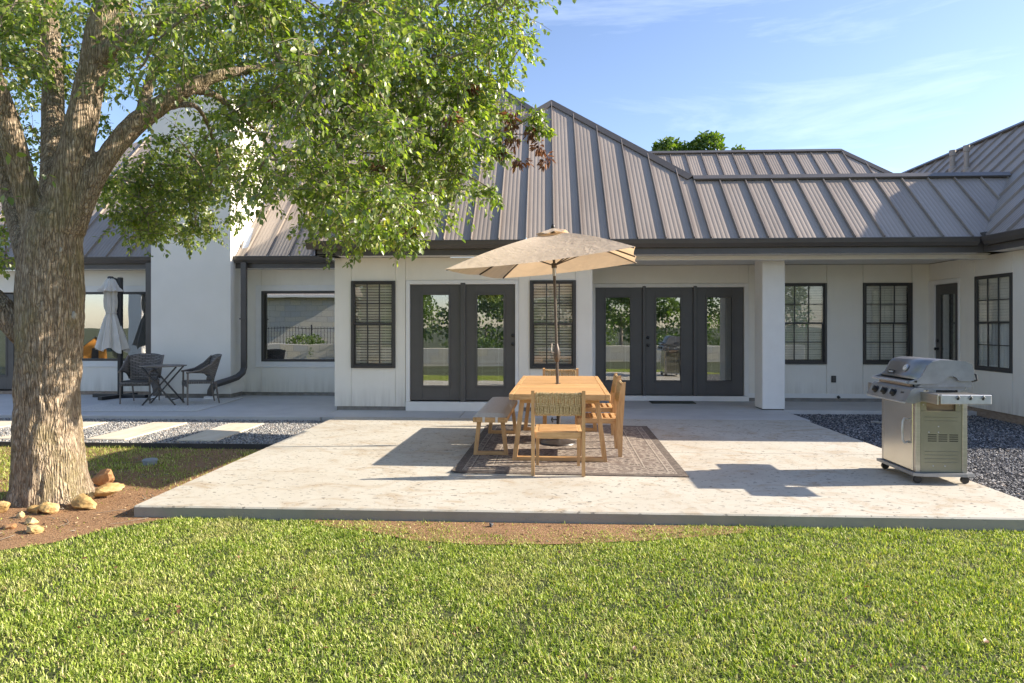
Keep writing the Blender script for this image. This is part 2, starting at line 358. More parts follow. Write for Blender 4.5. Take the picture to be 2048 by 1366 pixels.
# --- front bay
zw0, zw1 = zA(736, YA, 745), zA(562, YA, 745)
zd1 = zA(560, YA, 925)
rect_wall('bay', YA, [(669, 702.5, [(B0, T)]), (702.5, 790.5, [(B0, zw0), (zw1, T)]), (790.5, 811, [(B0, T)]), (811, 1037, [(zd1, T)]),
                      (1037, 1060, [(B0, T)]), (1060, 1151.5, [(B0, zw0), (zw1, T)]), (1151.5, 1185, [(B0, T)])])
xa0, xa1 = PY(669, 650, YA).x, PY(1185, 650, YA).x
MB().bbox(xa0 + .03, PY(811, 650, YA).x, YA + .035, YA + .12, -.01, B0 - .002, .004).obj('foundation', 'foundation', house)
MB().bbox(PY(1037, 650, YA).x, xa1 - .03, YA + .035, YA + .12, -.01, B0 - .002, .004).obj('foundation', 'foundation', house)
MB().box(xa1 - .12, xa1 - .002, YA + .13, YN, -.01, T - .002).obj('wall', 'wall', house)          # bay return towards the porch doors
MB().box(xa0 + .002, xa0 + .12, YA + .13, YB + .1, -.01, T - .002).obj('wall', 'wall', house)      # bay return towards the left window
# --- covered porch back wall
zn1 = zA(566.5, YN, 1345); zr0, zr1 = zA(728.6, YN, 1700), zA(566, YN, 1700)
rect_wall('porch', YN, [(1180, 1497, [(zn1, T)]), (1497, 1554, [(B0, T)]), (1554, 1653, [(B0, zr0), (zr1, T)]), (1653, 1726, [(B0, T)]),
                        (1726, 1824, [(B0, zr0), (zr1, T)]), (1824, 1862, [(B0, T)])])
xn0, xn1 = PY(1185, 650, YN).x, XW
MB().bbox(PY(1497, 650, YN).x, xn1, YN - .012, YN - .001, B0, B0 + .09, .003).obj('skirting_board', 'trim', house)
MB().bbox(PY(1497, 650, YN).x, xn1, YN + .02, YN + .12, -.01, B0 - .002, .004).obj('foundation', 'foundation', house)
# --- left wall, two stretches either side of the chimney
zb0, zb1 = zA(723, YB, 600), zA(582, YB, 600)
zl0, zl1 = zA(721.6, YB, 230), zA(584, YB, 230)
rect_wall('left', YB, [(474, 523.5, [(B0, T)]), (523.5, 700, [(B0, zb0), (zb1, T)]), (700, 730, [(B0, T)])])
rect_wall('left', YB, [(-160, -70, [(B0, T)]), (-70, 32, [(zA(585, YB, 0), T)]), (32, 60, [(B0, T)]), (60, 318, [(B0, zl0), (zl1, T)]), (318, 330, [(B0, T)])])
MB().bbox(PY(474, 650, YB).x, xa0 + .1, YB + .02, YB + .12, -.01, B0 - .002, .004).obj('foundation', 'foundation', house)
MB().bbox(PY(-160, 650, YB).x, PY(330, 650, YB).x, YB - .03, YB + .12, -.01, B0 - .002, .004).obj('foundation', 'brick_ledge', house)
# --- right wing wall, facing left; y positions read off the photograph
def wy(px): return PX(px, 650, XW).y
wz1, wz0 = PX(1948, 553.4, XW).z, PX(1947, 739, XW).z
dz1 = PX(1866, 561, XW).z
back = MB(); pans = []
YWE = 9.62                                          # wing front wall
for a, b, zs in ((YN, wy(1857), [(B0, T)]), (wy(1857), wy(1920), [(dz1, T)]), (wy(1920), wy(1949), [(B0, T)]), (wy(1949), wy(2025), [(B0, wz0), (wz1, T)]), (wy(2025), YWE, [(B0, T)])):
    for z0, z1 in zs: back.box(XW + .016, XW + .12, b, a, z0, z1); pans.append((a, b, z0, z1))
wo = back.obj('wall', 'wall', house)
for a, b, z0, z1 in pans: MB().bbox(XW, XW + .015, b + .003, a - .003, z0 + .002, z1 - .002, .003).obj('siding_panel', 'wall', wo)
MB().bbox(XW + .03, XW + .12, YWE, wy(1920), -.14, B0 - .002, .004).obj('foundation', 'brick_ledge', house)
MB().box(XW + .13, 12.6, YWE, YWE + .12, -.14, T).obj('wall', 'wall', house)
MB().box(12.62, 12.74, YWE, 22, -.14, T).obj('wall', 'wall', house)
# --- chimney
YC = 12.90
cx0, cx1 = PY(302, 650, YC).x, PY(461, 650, YC).x
CH = 6.05
ch = MB(); zj = PY(400, 478, YC).z
ch.box(cx0, cx1, YC, 14.4, .09, zj - .006); ch.box(cx0 + .012, cx1 - .012, YC + .012, 14.39, zj - .006, zj + .006); ch.box(cx0, cx1, YC, 14.4, zj + .006, CH)
cho = ch.obj('chimney', 'stucco', house)
MB().bbox(cx0 - .05, cx1 + .05, YC - .05, 14.45, CH, CH + .09, .01).obj('chimney_cap', 'stucco', cho)
MB().bbox(cx0 + .04, cx1 - .04, YC + .05, 14.3, -.01, .088, .005).obj('chimney_base', 'foundation', cho)
# --- porch column
c0, c1 = 3.815, 4.205
cl = MB().bbox(c0, c1, 11.60, 12.02, .015, 2.675, .008).obj('column', 'trim', house)
MB().box(c0 + .015, c1 - .015, 11.615, 12.0, -.004, .014).obj('column_foot', 'black', cl)
# --- rooms behind the glass
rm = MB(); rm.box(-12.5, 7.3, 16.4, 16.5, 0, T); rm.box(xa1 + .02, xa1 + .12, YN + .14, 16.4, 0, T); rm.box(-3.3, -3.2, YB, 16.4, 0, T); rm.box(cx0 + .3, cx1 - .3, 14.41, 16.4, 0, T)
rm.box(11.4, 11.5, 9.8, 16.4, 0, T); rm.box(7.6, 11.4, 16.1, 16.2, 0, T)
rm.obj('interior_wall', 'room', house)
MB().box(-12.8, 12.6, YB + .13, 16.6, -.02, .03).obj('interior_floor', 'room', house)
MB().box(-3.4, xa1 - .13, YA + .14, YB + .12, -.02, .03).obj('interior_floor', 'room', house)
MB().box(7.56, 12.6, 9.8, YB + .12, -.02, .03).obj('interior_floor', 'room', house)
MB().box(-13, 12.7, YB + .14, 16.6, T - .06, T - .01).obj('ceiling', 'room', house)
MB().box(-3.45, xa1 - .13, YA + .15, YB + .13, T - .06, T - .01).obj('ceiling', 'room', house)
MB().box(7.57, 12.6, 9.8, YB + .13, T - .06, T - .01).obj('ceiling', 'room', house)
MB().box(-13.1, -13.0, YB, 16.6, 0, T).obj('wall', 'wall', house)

# ------------------------------------------------------------------ windows (local: x right, -y outward, z up, origin low left)
def sash_window(w, h, loc, rz, sill_mat='dark', mid=.505, muntin_d=.018, open_slat=.9, lower_curtain=False, frame=.048, ds=1.0, slat=.024):
    fr = MB()
    fo = -.03 * ds
    fr.bbox(0, frame, fo, .07, 0, h, .004); fr.bbox(w - frame, w, fo, .07, 0, h, .004)
    fr.bbox(frame, w - frame, fo, .07, h - .03, h, .004); fr.bbox(frame, w - frame, fo - .005, .07, 0, .045, .004)
    f = fr.obj('window', 'dark', house, loc=loc, rot=(0, 0, rz))
    zm = h * (1 - mid); x0, x1 = frame, w - frame
    for nm, z0, z1, y, st in (('upper_sash', zm, h - .03, .012, .018), ('lower_sash', .045, zm + .03, .035, .026)):
        y = y * ds + (1 - ds) * .012; s = MB(); y0, y1 = y - .02, y + .006
        s.bbox(x0, x0 + st, y0, y1, z0, z1, .003); s.bbox(x1 - st, x1, y0, y1, z0, z1, .003)
        s.bbox(x0 + st, x1 - st, y0, y1, z0, z0 + .034, .003); s.bbox(x0 + st, x1 - st, y0, y1, z1 - .03, z1, .003)
        s.obj(nm, 'dark', f)
        gx = [x0 + st + (x1 - x0 - 2 * st) * i / 3 for i in range(4)]; gz = [z0 + .034 + (z1 - z0 - .064) * i / 2 for i in range(3)]
        mw = .010
        for i in (1, 2): MB().bbox(gx[i] - mw, gx[i] + mw, y0 + .004, y1 - .004, gz[0], gz[2], .002).obj('muntin', 'dark', f)
        for i in range(3): MB().bbox(gx[i] + (mw if i else 0), gx[i + 1] - (mw if i < 2 else 0), y0 + .004, y1 - .004, gz[1] - mw * .8, gz[1] + mw * .8, .002).obj('muntin', 'dark', f)
        for i in range(3):
            for j in range(2):
                MB().box(gx[i] + (mw if i else 0), gx[i + 1] - (mw if i < 2 else 0), y - .008, y - .004, gz[j] + (mw * .8 if j else 0), gz[j + 1] - (mw * .8 if not j else 0)).obj('pane', 'glass', f)
    bl = MB(); z = h - .075; k = 0; zend = zm if lower_curtain else .07
    while z > zend:
        tl = open_slat + random.uniform(-.06, .06); c, s_ = math.cos(tl) * slat, math.sin(tl) * slat
        yb = .085 if ds == 1 else .034; sag = random.uniform(-.002, .002)
        bl.add([(x0 + .01, yb - c, z + s_), (x1 - .01, yb - c, z + s_ + sag), (x1 - .01, yb + c, z - s_ + sag), (x0 + .01, yb + c, z - s_)], [(0, 1, 2, 3)])
        z -= .048
    bl.box(x0 + .005, x1 - .005, .078, .135, h - .07, h - .03)
    for q in (.22, .78): bl.box(x0 + (x1 - x0) * q - .002, x0 + (x1 - x0) * q + .002, .10, .104, zend, h - .07)
    stuff(bl.obj('blind', 'blind', f))
    if lower_curtain:
        cu = MB(); n = 40; vs = []
        for i in range(n + 1):
            xx = x0 + (x1 - x0) * i / n; yy = (.10 if ds == 1 else .030) + (.012 if ds == 1 else .005) * math.sin(i * 1.3)
            vs += [(xx, yy, .05), (xx, yy, zm + .02)]
        cu.add(vs, [(2 * i, 2 * i + 2, 2 * i + 3, 2 * i + 1) for i in range(n)]); cu.obj('curtain', 'curtain', f, smooth=True)
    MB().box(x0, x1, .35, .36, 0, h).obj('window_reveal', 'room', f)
    return f
def wall_window(pxa, pxb, z0, z1, Y, **k):
    a, b = PY(pxa, 650, Y).x, PY(pxb, 650, Y).x
    return sash_window(b - a, z1 - z0, (a, Y, z0), 0, **k)
wall_window(702.5, 790.5, zw0, zw1, YA, open_slat=1.05, slat=.0205); wall_window(1060, 1151.5, zw0, zw1, YA, open_slat=1.0, slat=.0205)
wall_window(1554, 1653, zr0, zr1, YN, open_slat=1.15); wall_window(1726, 1824, zr0, zr1, YN, open_slat=1.15)
sash_window(wy(1949) - wy(2025), wz1 - wz0, (XW, wy(1949), wz0), -math.pi / 2, open_slat=1.2, lower_curtain=True, ds=.2)
def picture_window(pxa, pxb, z0, z1, trim):
    a, b = PY(pxa, 650, YB).x, PY(pxb, 650, YB).x; w, h = b - a, z1 - z0; s = .05
    fr = MB(); fr.bbox(0, s, -.03, .06, 0, h, .004); fr.bbox(w - s, w, -.03, .06, 0, h, .004); fr.bbox(s, w - s, -.03, .06, h - s, h, .004); fr.bbox(s, w - s, -.03, .06, 0, s, .004)
    f = fr.obj('picture_window', 'dark', house, loc=(a, YB, z0))
    MB().box(s, w - s, 0, .006, s, h - s).obj('pane', 'glass_dark', f)
    tr = MB(); d = trim
    if d:
        tr.bbox(-d, 0, -.022, -.001, -d, h + d, .004); tr.bbox(w, w + d, -.022, -.001, -d, h + d, .004)
        tr.bbox(0, w, -.022, -.001, h, h + d, .004); tr.bbox(0, w, -.022, -.001, -d, 0, .004); tr.obj('window_trim', 'trim', f)
    return f
picture_window(523.5, 700, zb0, zb1, .125)
picture_window(60, 318, zl0, zl1, .13)

# ------------------------------------------------------------------ doors
def door_leaf(w, h, gl, loc, rz, knob=None, slats=True):
    """gl: glass x0, x1, z0, z1 in the leaf; knob: x of the knob or None"""
    x0, x1, z0, z1 = gl; d = MB()
    d.bbox(0, x0, -.02, .025, 0, h, .003); d.bbox(x1, w, -.02, .025, 0, h, .003); d.bbox(x0, x1, -.02, .025, 0, z0, .003); d.bbox(x0, x1, -.02, .025, z1, h, .003)
    o = d.obj('french_door', 'door', house, loc=loc, rot=(0, 0, rz))
    lf = MB(); b = .022
    lf.bbox(x0 - b, x0 + .012, -.034, -.019, z0 - b, z1 + b, .005); lf.bbox(x1 - .012, x1 + b, -.034, -.019, z0 - b, z1 + b, .005)
    lf.bbox(x0 + .012, x1 - .012, -.034, -.019, z0 - b, z0 + .012, .005); lf.bbox(x0 + .012, x1 - .012, -.034, -.019, z1 - .012, z1 + b, .005)
    lf.obj('glazing_frame', 'door', o)
    MB().box(x0, x1, -.006, -.002, z0, z1).obj('pane', 'glass_door', o)
    if slats:
        bl = MB(); z = z0 + .03
        while z < z1 - .02:
            bl.add([(x0 + .015, .004, z - .003), (x1 - .015, .004, z - .003), (x1 - .015, .014, z + .003), (x0 + .015, .014, z + .003)], [(0, 1, 2, 3)]); z += .022
        for q in (.2, .8): bl.box(x0 + (x1 - x0) * q - .0025, x0 + (x1 - x0) * q + .0025, .002, .0035, z0, z1)
        stuff(bl.obj('mini_blind', 'blind', o))
    if knob is not None:
        for zz, r in ((.98, .027), (1.13, .022)):
            kb = MB()
            prof = [(0.031, 0), (.031, .008), (.012, .012), (.012, .035), (r, .042), (r, .058), (r * .6, .066)] if zz < 1 else [(.031, 0), (.031, .014), (.024, .02), (.008, .024)]
            kb.lathe(prof, n=16); me = kb.mesh('knob', True)
            put(me, 'door_knob' if zz < 1 else 'deadbolt', 'knob', o, (knob, -.02, zz), (rad(90), 0, 0))
    return o
def door_set(Y, leaves, mull, trim_px, ztop, zbot, z_door0, z_door1, knobs, sill_z):
    for i, (a, b, ga, gb, gy0, gy1) in enumerate(leaves):
        xa, xb = PY(a, 650, Y).x, PY(b, 650, Y).x; ym = Y + .045
        gxa, gxb = PY(ga, 650, Y).x - xa, PY(gb, 650, Y).x - xa
        kx = None
        if knobs.get(i) is not None: kx = PY(knobs[i], 650, Y).x - xa
        door_leaf(xb - xa, z_door1 - z_door0, (gxa, gxb, zA(gy1, Y, a) - z_door0, zA(gy0, Y, a) - z_door0), (xa, ym, z_door0), 0, kx)
    for a, b in mull:
        xa, xb = PY(a, 650, Y).x, PY(b, 650, Y).x
        MB().bbox(xa, xb, Y - .018, Y + .06, z_door0 - .03, z_door1 + .03, .006).obj('door_mullion', 'door', house)
    x0, x1 = PY(trim_px[0], 650, Y).x, PY(trim_px[1], 650, Y).x; l0, l1 = PY(leaves[0][0], 650, Y).x, PY(leaves[-1][1], 650, Y).x
    tr = MB(); tr.bbox(x0, l0 - .003, Y - .012, Y + .09, sill_z, ztop, .004); tr.bbox(l1 + .003, x1, Y - .012, Y + .09, sill_z, ztop, .004)
    tr.bbox(l0 - .003, l1 + .003, Y - .012, Y + .09, z_door1 + .004, ztop, .004); tr.obj('door_casing', 'trim', house)
    MB().bbox(x0, x1, Y - .035, Y + .09, -.001, sill_z - .002, .004).obj('door_sill', 'trim', house)
zdA0, zdA1 = zA(801, YA, 925), zA(569, YA, 925)
door_set(YA, [(820, 921, 844, 898, 588.5, 772.5), (931, 1030, 953, 1008, 588.5, 772.5)], [(921, 931)], (812, 1037), zd1 - .003, 0, zdA0, zdA1, {1: 1025.5}, zA(803.5, YA, 925))
zdN0, zdN1 = zA(790, YN, 1345), zA(575, YN, 1345)
door_set(YN, [(1191, 1285, 1211, 1261.5, 594, 761.5), (1291.5, 1386.5, 1312, 1362.5, 594, 762), (1393.5, 1488, 1413.5, 1465, 594, 762.5)], [(1285, 1291.5), (1386.5, 1393.5)],
         (1182, 1497), zn1 - .003, 0, zdN0, zdN1, {1: 1296}, zA(791.5, YN, 1345))
# side door in the wing wall (faces left)
dy0, dy1 = wy(1870), wy(1916.5); dw = dy0 - dy1; dh = PX(1872, 570, XW).z
door_leaf(dw, dh - .06, (.14, dw - .09, .22, dh - .24), (XW + .035, dy0, .06), -math.pi / 2, .065)
tr = MB(); yo0, yo1 = wy(1857), wy(1920)
tr.bbox(XW - .015, XW + .1, dy0 + .002, yo0, 0, dz1 - .003, .004); tr.bbox(XW - .015, XW + .1, yo1, dy1 - .002, 0, dz1 - .003, .004); tr.bbox(XW - .015, XW + .1, dy1 - .002, dy0 + .002, dh + .004, dz1 - .003, .004)
tr.obj('door_casing', 'trim', house)
# dark glazed door at the far left, mostly behind the tree
a, b = PY(-62, 650, YB).x, PY(26, 650, YB).x
door_leaf(b - a, zA(588, YB, 0) - .1, (.16, b - a - .16, .3, 1.85), (a, YB + .03, .1), 0, None)
# ------------------------------------------------------------------ roof
P = 0.97                                            # pitch
EZ = 2.905                                          # roof edge height
EA, EB, EW = 10.80, 13.08, 7.03                     # eave lines: front, left, wing
roof = MB().box(-.3, .3, 14.2, 14.6, 5.6, 5.7).obj('roof', 'roof', house)   # hidden ridge block that carries the panels
def roof_plane(O, U, V, poly, pitch=.46, phase=0.0, nwave=6, rib=.042, amp=.0042):
    """panels between standing seams; poly: convex outline in (u along the eave, v up the slope)"""
    O, U, V = Vector(O), Vector(U).normalized(), Vector(V).normalized(); Nn = U.cross(V).normalized()
    if Nn.z < 0: Nn = -Nn
    us = [p[0] for p in poly]; u0, u1 = min(us), max(us)
    def vr(u):
        r = []
        for i in range(len(poly)):
            a, b = poly[i], poly[(i + 1) % len(poly)]
            if abs(b[0] - a[0]) < 1e-9: continue
            s = (u - a[0]) / (b[0] - a[0])
            if -1e-9 <= s <= 1 + 1e-9: r.append(a[1] + s * (b[1] - a[1]))
        return (min(r), max(r)) if r else None
    k0 = math.floor((u0 - phase) / pitch); k1 = math.ceil((u1 - phase) / pitch)
    for k in range(k0, k1):
        s0 = phase + k * pitch; prof = [(0, 0), (.001, rib), (.013, rib), (.014, 0)]
        n = nwave * 3
        prof += [(.03 + (pitch - .032) * i / n, amp * (1 - math.cos(2 * math.pi * i / 3.0)) / 1.5) for i in range(n + 1)]
        pts = []
        for du, hh in prof:
            u = s0 + du
            if u < u0 - 1e-9 or u > u1 + 1e-9: continue
            r = vr(u)
            if r is None: continue
            pts.append((u, hh, r[0], max(r[1], r[0])))
        if len(pts) < 2 or max(p[3] - p[2] for p in pts) < .03: continue
        m = MB(); vs = []
        for u, hh, va, vb in pts:
            vs += [O + U * u + V * va + Nn * hh, O + U * u + V * vb + Nn * hh]
        m.add(vs, [(2 * i, 2 * i + 2, 2 * i + 3, 2 * i + 1) for i in range(len(pts) - 1)])
        m.obj('roof_panel', 'roof', roof)
SL = math.sqrt(1 + P * P)
def capbar(a, b, w=.26, lift=.03):                  # folded ridge or hip cap
    a, b = Vector(a) + Vector((0, 0, lift)), Vector(b) + Vector((0, 0, lift)); d = (b - a).normalized(); x = d.cross(Vector((0, 0, 1))).normalized(); y = x.cross(d)
    vs = []
    for p in (a, b): vs += [p - x * w / 2 - y * .06, p + y * .03, p + x * w / 2 - y * .06, p + x * (w / 2 - .02) - y * .09, p - x * (w / 2 - .02) - y * .09]
    MB().add(vs, [(0, 1, 6, 5), (1, 2, 7, 6), (2, 3, 8, 7), (3, 4, 9, 8), (4, 0, 5, 9), (0, 4, 3, 2, 1), (5, 6, 7, 8, 9)]).obj('ridge_cap', 'gutter', roof)
hx0 = -3.98                                         # left end of the front eave
Fv = (0, 1, P); apx_y = None
# apex on the front slope where the photograph shows it
d = ray(1103, 205); t_ = (EZ - P * EA - CAMH) / (d[2] - P * d[1]); apex = Vector((d[0] * t_, d[1] * t_, CAMH + d[2] * t_))
d = ray(1385, 357); t_ = (EZ - P * EA - CAMH) / (d[2] - P * d[1]); knee = Vector((d[0] * t_, d[1] * t_, CAMH + d[2] * t_))
RY, RZ = knee.y, knee.z                             # low ridge
XV = EW + (RY - EA)                                 # valley with the wing at the low ridge
def vS(y): return (y - EA) * SL                     # slope distance for a given y
roof_plane((0, EA, EZ), (1, 0, 0), Fv, [(hx0, 0), (knee.x, 0), (knee.x, vS(RY)), (apex.x, vS(apex.y))], phase=apex.x - .005)
roof_plane((0, EA, EZ), (1, 0, 0), Fv, [(knee.x, 0), (EW, 0), (XV, vS(RY)), (knee.x, vS(RY))], phase=knee.x)
capbar(apex, knee, .24); capbar((hx0, EA, EZ), apex, .24); capbar(knee, (XV + .12, RY, RZ), .24)
MB().bar(Vector((EW + .05, EA + .05, EZ + .02)), Vector((XV, RY, RZ + .01)), .16, .02, up=(-.5, -.5, .7)).obj('valley_flashing', 'roof', roof)
# other faces of the tall hip: left, right, and back
APB = 21.0
def plane_quad(name, pts, mat='roof'): return MB().add(pts, [tuple(range(len(pts)))]).obj(name, mat, roof)
plane_quad('roof_sheet', [(hx0, EA, EZ), apex, (apex.x, APB, apex.z), (hx0, APB, EZ)])
kx2 = knee.x + 3.2
plane_quad('roof_sheet', [knee, (knee.x + 1.2, knee.y + .25, knee.z - 1.2 * P), (knee.x + 1.2, APB, knee.z - 1.2 * P), (apex.x, APB, apex.z), apex])
capbar(apex, (apex.x, APB, apex.z), .24)
plane_quad('roof_sheet', [(knee.x, RY, RZ), (XV + 1.5, RY, RZ), (XV + 1.5, RY + 2.4, RZ - 2.0), (knee.x, RY + 2.4, RZ - 2.0)])
# back roof beyond the low ridge
d19 = 19.4; bl_, br_ = PD(1240, 303, d19), PD(1681, 299.5, d19); by, bz = br_.y, (bl_.z + br_.z) / 2
lowv = -(bz - 3.2) / P * SL
hip_end = bl_.x + 0
roof_plane((0, by, bz), (1, 0, 0), (0, 1, P), [(bl_.x - 2, 0), (br_.x, 0), (br_.x - lowv / SL, lowv), (bl_.x - 2, lowv)], phase=br_.x)
capbar((bl_.x - 2, by, bz), (br_.x, by, bz), .26); capbar((br_.x, by, bz), (br_.x - lowv / SL, by + lowv / SL, 3.2), .26)
plane_quad('roof_sheet', [(br_.x, by, bz), (br_.x - lowv / SL, by + lowv / SL, 3.2), (br_.x - lowv / SL, by + 8, 3.2), (br_.x, by + 8, bz)])
plane_quad('roof_sheet', [(bl_.x - 2, by, bz), (br_.x, by, bz), (br_.x, by + 4, bz - 3.6), (bl_.x - 2, by + 4, bz - 3.6)])
# wing: ridge runs away from the lawn; left slope seen, hipped front end out of view
d = ray(2048, 246.5)                                # ridge where it leaves the frame
k_ = d[2] / d[0]
WX = (CAMH - EZ + P * EW) / (P - k_); WZ = EZ + P * (WX - EW)
EWF = 9.22; WHW = WX - EW                           # front eave of the wing, half width
WBK = 34.0
roof_plane((EW, 0, EZ), (0, -1, 0), (1, 0, P), [(-EWF, 0), (-WBK, 0), (-WBK, WHW * SL), (-(EWF + WHW), WHW * SL)], phase=-EA + .1)
capbar((WX, EWF + WHW, WZ), (WX, WBK, WZ), .26); capbar((EW, EWF, EZ), (WX, EWF + WHW, WZ), .24)
roof_plane((0, EWF, EZ), (1, 0, 0), (0, 1, P), [(EW, 0), (EW + 2 * WHW, 0), (WX, WHW * SL)], phase=WX)
plane_quad('roof_sheet', [(EW + 2 * WHW, EWF, EZ), (EW + 2 * WHW, WBK, EZ), (WX, WBK, WZ), (WX, EWF + WHW, WZ)])
# left roofs
LR = PD(1003, 206, 18.6)
LV = (LR.y - EB) * SL; LZ = EZ + P * (LR.y - EB)
roof_plane((0, EB, EZ), (1, 0, 0), (0, 1, P), [(-13.2, 0), (cx0 - .004, 0), (cx0 - .004, 1.9), (-13.2, 1.9)], phase=cx0 - .15)
roof_plane((0, EB, EZ), (1, 0, 0), (0, 1, P), [(-13.2, 1.9), (cx1 + .004, 1.9), (cx1 + .004, LV), (-8.4, LV)], phase=cx0 - .15)
roof_plane((0, EB, EZ), (1, 0, 0), (0, 1, P), [(cx1 + .004, 0), (hx0 + .05, 0), (hx0 + .9, LV), (cx1 + .004, LV)], phase=cx1 + .21)
roof_plane((0, EB, EZ), (1, 0, 0), (0, 1, P), [(hx0 + .05, .4), (LR.x + 1.0, LV - 1.0 * SL), (LR.x, LV), (hx0 + .9, LV)], phase=cx1 + .21)
capbar((-8.4, LR.y, LZ), (LR.x, LR.y, LZ), .26); capbar((LR.x, LR.y, LZ), (LR.x + 2, LR.y - 2, LZ - 2 * P), .26)
plane_quad('roof_sheet', [(-8.4, LR.y, LZ), (LR.x, LR.y, LZ), (LR.x, LR.y + 4.4, LZ - 4.2), (-8.4, LR.y + 4.4, LZ - 4.2)])
plane_quad('roof_sheet', [(-13.2, EB, EZ), (-8.4, LR.y, LZ), (-13.2, LR.y + 4.4, EZ)])
MB().box(-13.2, 12.7, 21.2, 21.3, 0, 3.4).obj('wall', 'wall', house)
# ------------------------------------------------------------------ eaves: fascia, soffit, gutter, downspout
GP = [(0, .135), (-.125, .135), (-.125, .118), (-.118, .112), (-.105, .06), (-.072, .018), (-.06, 0), (0, 0)]      # gutter section: outward, height
def eave_run(a, b, out, z0=2.66, soff=.42, ext=(0, 0)):
    """a, b: ends of the fascia face line on plan; out: outward unit"""
    a, b, out = Vector((*a, 0)), Vector((*b, 0)), Vector((*out, 0)); dr = (b - a).normalized(); inw = -out
    f = MB(); f.prism([a + Vector((0, 0, z0)), a + inw * .03 + Vector((0, 0, z0)), a + inw * .03 + Vector((0, 0, 2.88)), a + Vector((0, 0, 2.88))], b - a).obj('fascia', 'gutter', house)
    if soff: MB().prism([a + inw * .031 + Vector((0, 0, z0 + .010)), a + inw * soff + Vector((0, 0, z0 + .010)), a + inw * soff + Vector((0, 0, z0 + .03)), a + inw * .031 + Vector((0, 0, z0 + .03))], b - a).obj('soffit', 'trim', house)
    a2, b2 = a - dr * ext[0], b + dr * ext[1]
    gt = MB(); gt.prism([a2 - out * (p[0] - .002) + out * 0 + Vector((0, 0, 2.765 + p[1])) for p in GP], b2 - a2)
    gt.obj('gutter', 'gutter', house)
FA, FB_, FW = EA + .03, EB + .03, EW + .03
XL = hx0 + .10
eave_run((XL, FA), (FW, FA), (0, -1), soff=.40, ext=(.125, -.125))
eave_run((XL, FB_), (XL, FA), (-1, 0), soff=.34)
eave_run((FW, FA), (FW, EWF + .03), (-1, 0), soff=.40, ext=(-.125, .125))
eave_run((FW, EWF + .03), (12.8, EWF + .03), (0, -1), soff=.40)
eave_run((cx1 + .003, FB_), (XL + .02, FB_), (0, -1), soff=.42)
eave_run((-13.2, FB_), (cx0 - .003, FB_), (0, -1), soff=.42)
MB().box(xa1 + .002, XW - .002, FA + .38, YN + .1, 2.672, 2.69).obj('soffit', 'trim', house)     # porch ceiling
MB().bbox(xa1 + .003, XW - .003, FA + .42, FA + .60, 2.600, 2.670, .004).obj('porch_beam', 'trim', house)
MB().bbox(EW + .0, EW + .16, EA - .04, EA + .22, 2.895, 2.985, .006).obj('gutter_diverter', 'gutter', house)
# galvanised diverter beside the chimney
gq = PY(505, 492, 13.35)
dv = MB(); dv.add([(gq.x - .18, 13.22, gq.z - .12), (gq.x + .14, 13.22, gq.z - .12), (gq.x + .14, 13.50, gq.z + .16), (gq.x - .18, 13.50, gq.z + .16)], [(0, 1, 2, 3)])
dv.add([(gq.x - .18, 13.24, gq.z - .10), (gq.x - .06, 13.30, gq.z - .02), (gq.x - .04, 13.50, gq.z + .40), (gq.x - .18, 13.50, gq.z + .42)], [(0, 1, 2, 3)])
dv.obj('chimney_flashing', 'galv', house)
# downspouts
def downspout(pts, w=.105, dep=.08):
    m = MB(); pts = [Vector(p) for p in pts]; k = 0; sec = [(-w / 2, -dep / 2), (w / 2, -dep / 2), (w / 2, dep / 2), (-w / 2, dep / 2)]
    xs = Vector((1, 0, 0)); n = len(pts)
    for i, p in enumerate(pts):
        d = (pts[min(i + 1, n - 1)] - pts[max(i - 1, 0)]).normalized(); x = xs - d * xs.dot(d)
        if x.length < .3: x = Vector((0, 0, 1)) - d * d.z
        x.normalize(); y = d.cross(x)
        if y.y > 0 and abs(d.z) > .5: pass
        for q in ((-w / 2, -dep / 2), (-w / 2 + .012, -dep / 2 - .008), (w / 2 - .012, -dep / 2 - .008), (w / 2, -dep / 2), (w / 2, dep / 2), (-w / 2, dep / 2)): m.v.append(tuple(p + x * q[0] + y * q[1]))
    for i in range(n - 1):
        for j in range(6):
            j2 = (j + 1) % 6; m.f.append((6 * i + j, 6 * i + j2, 6 * i + 6 + j2, 6 * i + 6 + j))
    m.f.append(tuple(range(6))); m.f.append(tuple(6 * (n - 1) + j for j in range(6)))
    return m.obj('downspout', 'gutter', house)
q0 = PY(488, 540, 13.02)
ds = downspout([(q0.x, 13.02, 2.77), (q0.x, 13.02, 1.5), (q0.x, 13.02, .62), (q0.x - .02, 13.0, .52), (q0.x - .10, 12.94, .43), (q0.x - .24, 12.85, .37), (q0.x - .42, 12.77, .31), (q0.x - .50, 12.75, .27), (q0.x - .55, 12.74, .17), (q0.x - .56, 12.74, .07)])
MB().bbox(q0.x - .66, q0.x - .47, 12.66, 12.84, -.001, .06, .01).obj('splash_block', 'trim', ds)
q1 = PY(318, 540, 13.02)
ds2 = downspout([(cx0 - .10, 13.02, 2.77), (cx0 - .10, 13.02, 1.5), (cx0 - .10, 13.02, .62), (cx0 - .07, 12.9, .5), (cx0 + .04, 12.80, .42), (cx0 + .16, 12.76, .34), (cx0 + .22, 12.74, .22), (cx0 + .24, 12.73, .07)], w=.12, dep=.1)
MB().bbox(cx0 + .14, cx0 + .34, 12.64, 12.84, -.001, .05, .01).obj('splash_block', 'trim', ds2)
for z in (1.6,): MB().bbox(q0.x - .075, q0.x + .075, 12.967, 12.975, z, z + .03, .003).obj('downspout_strap', 'gutter', ds)
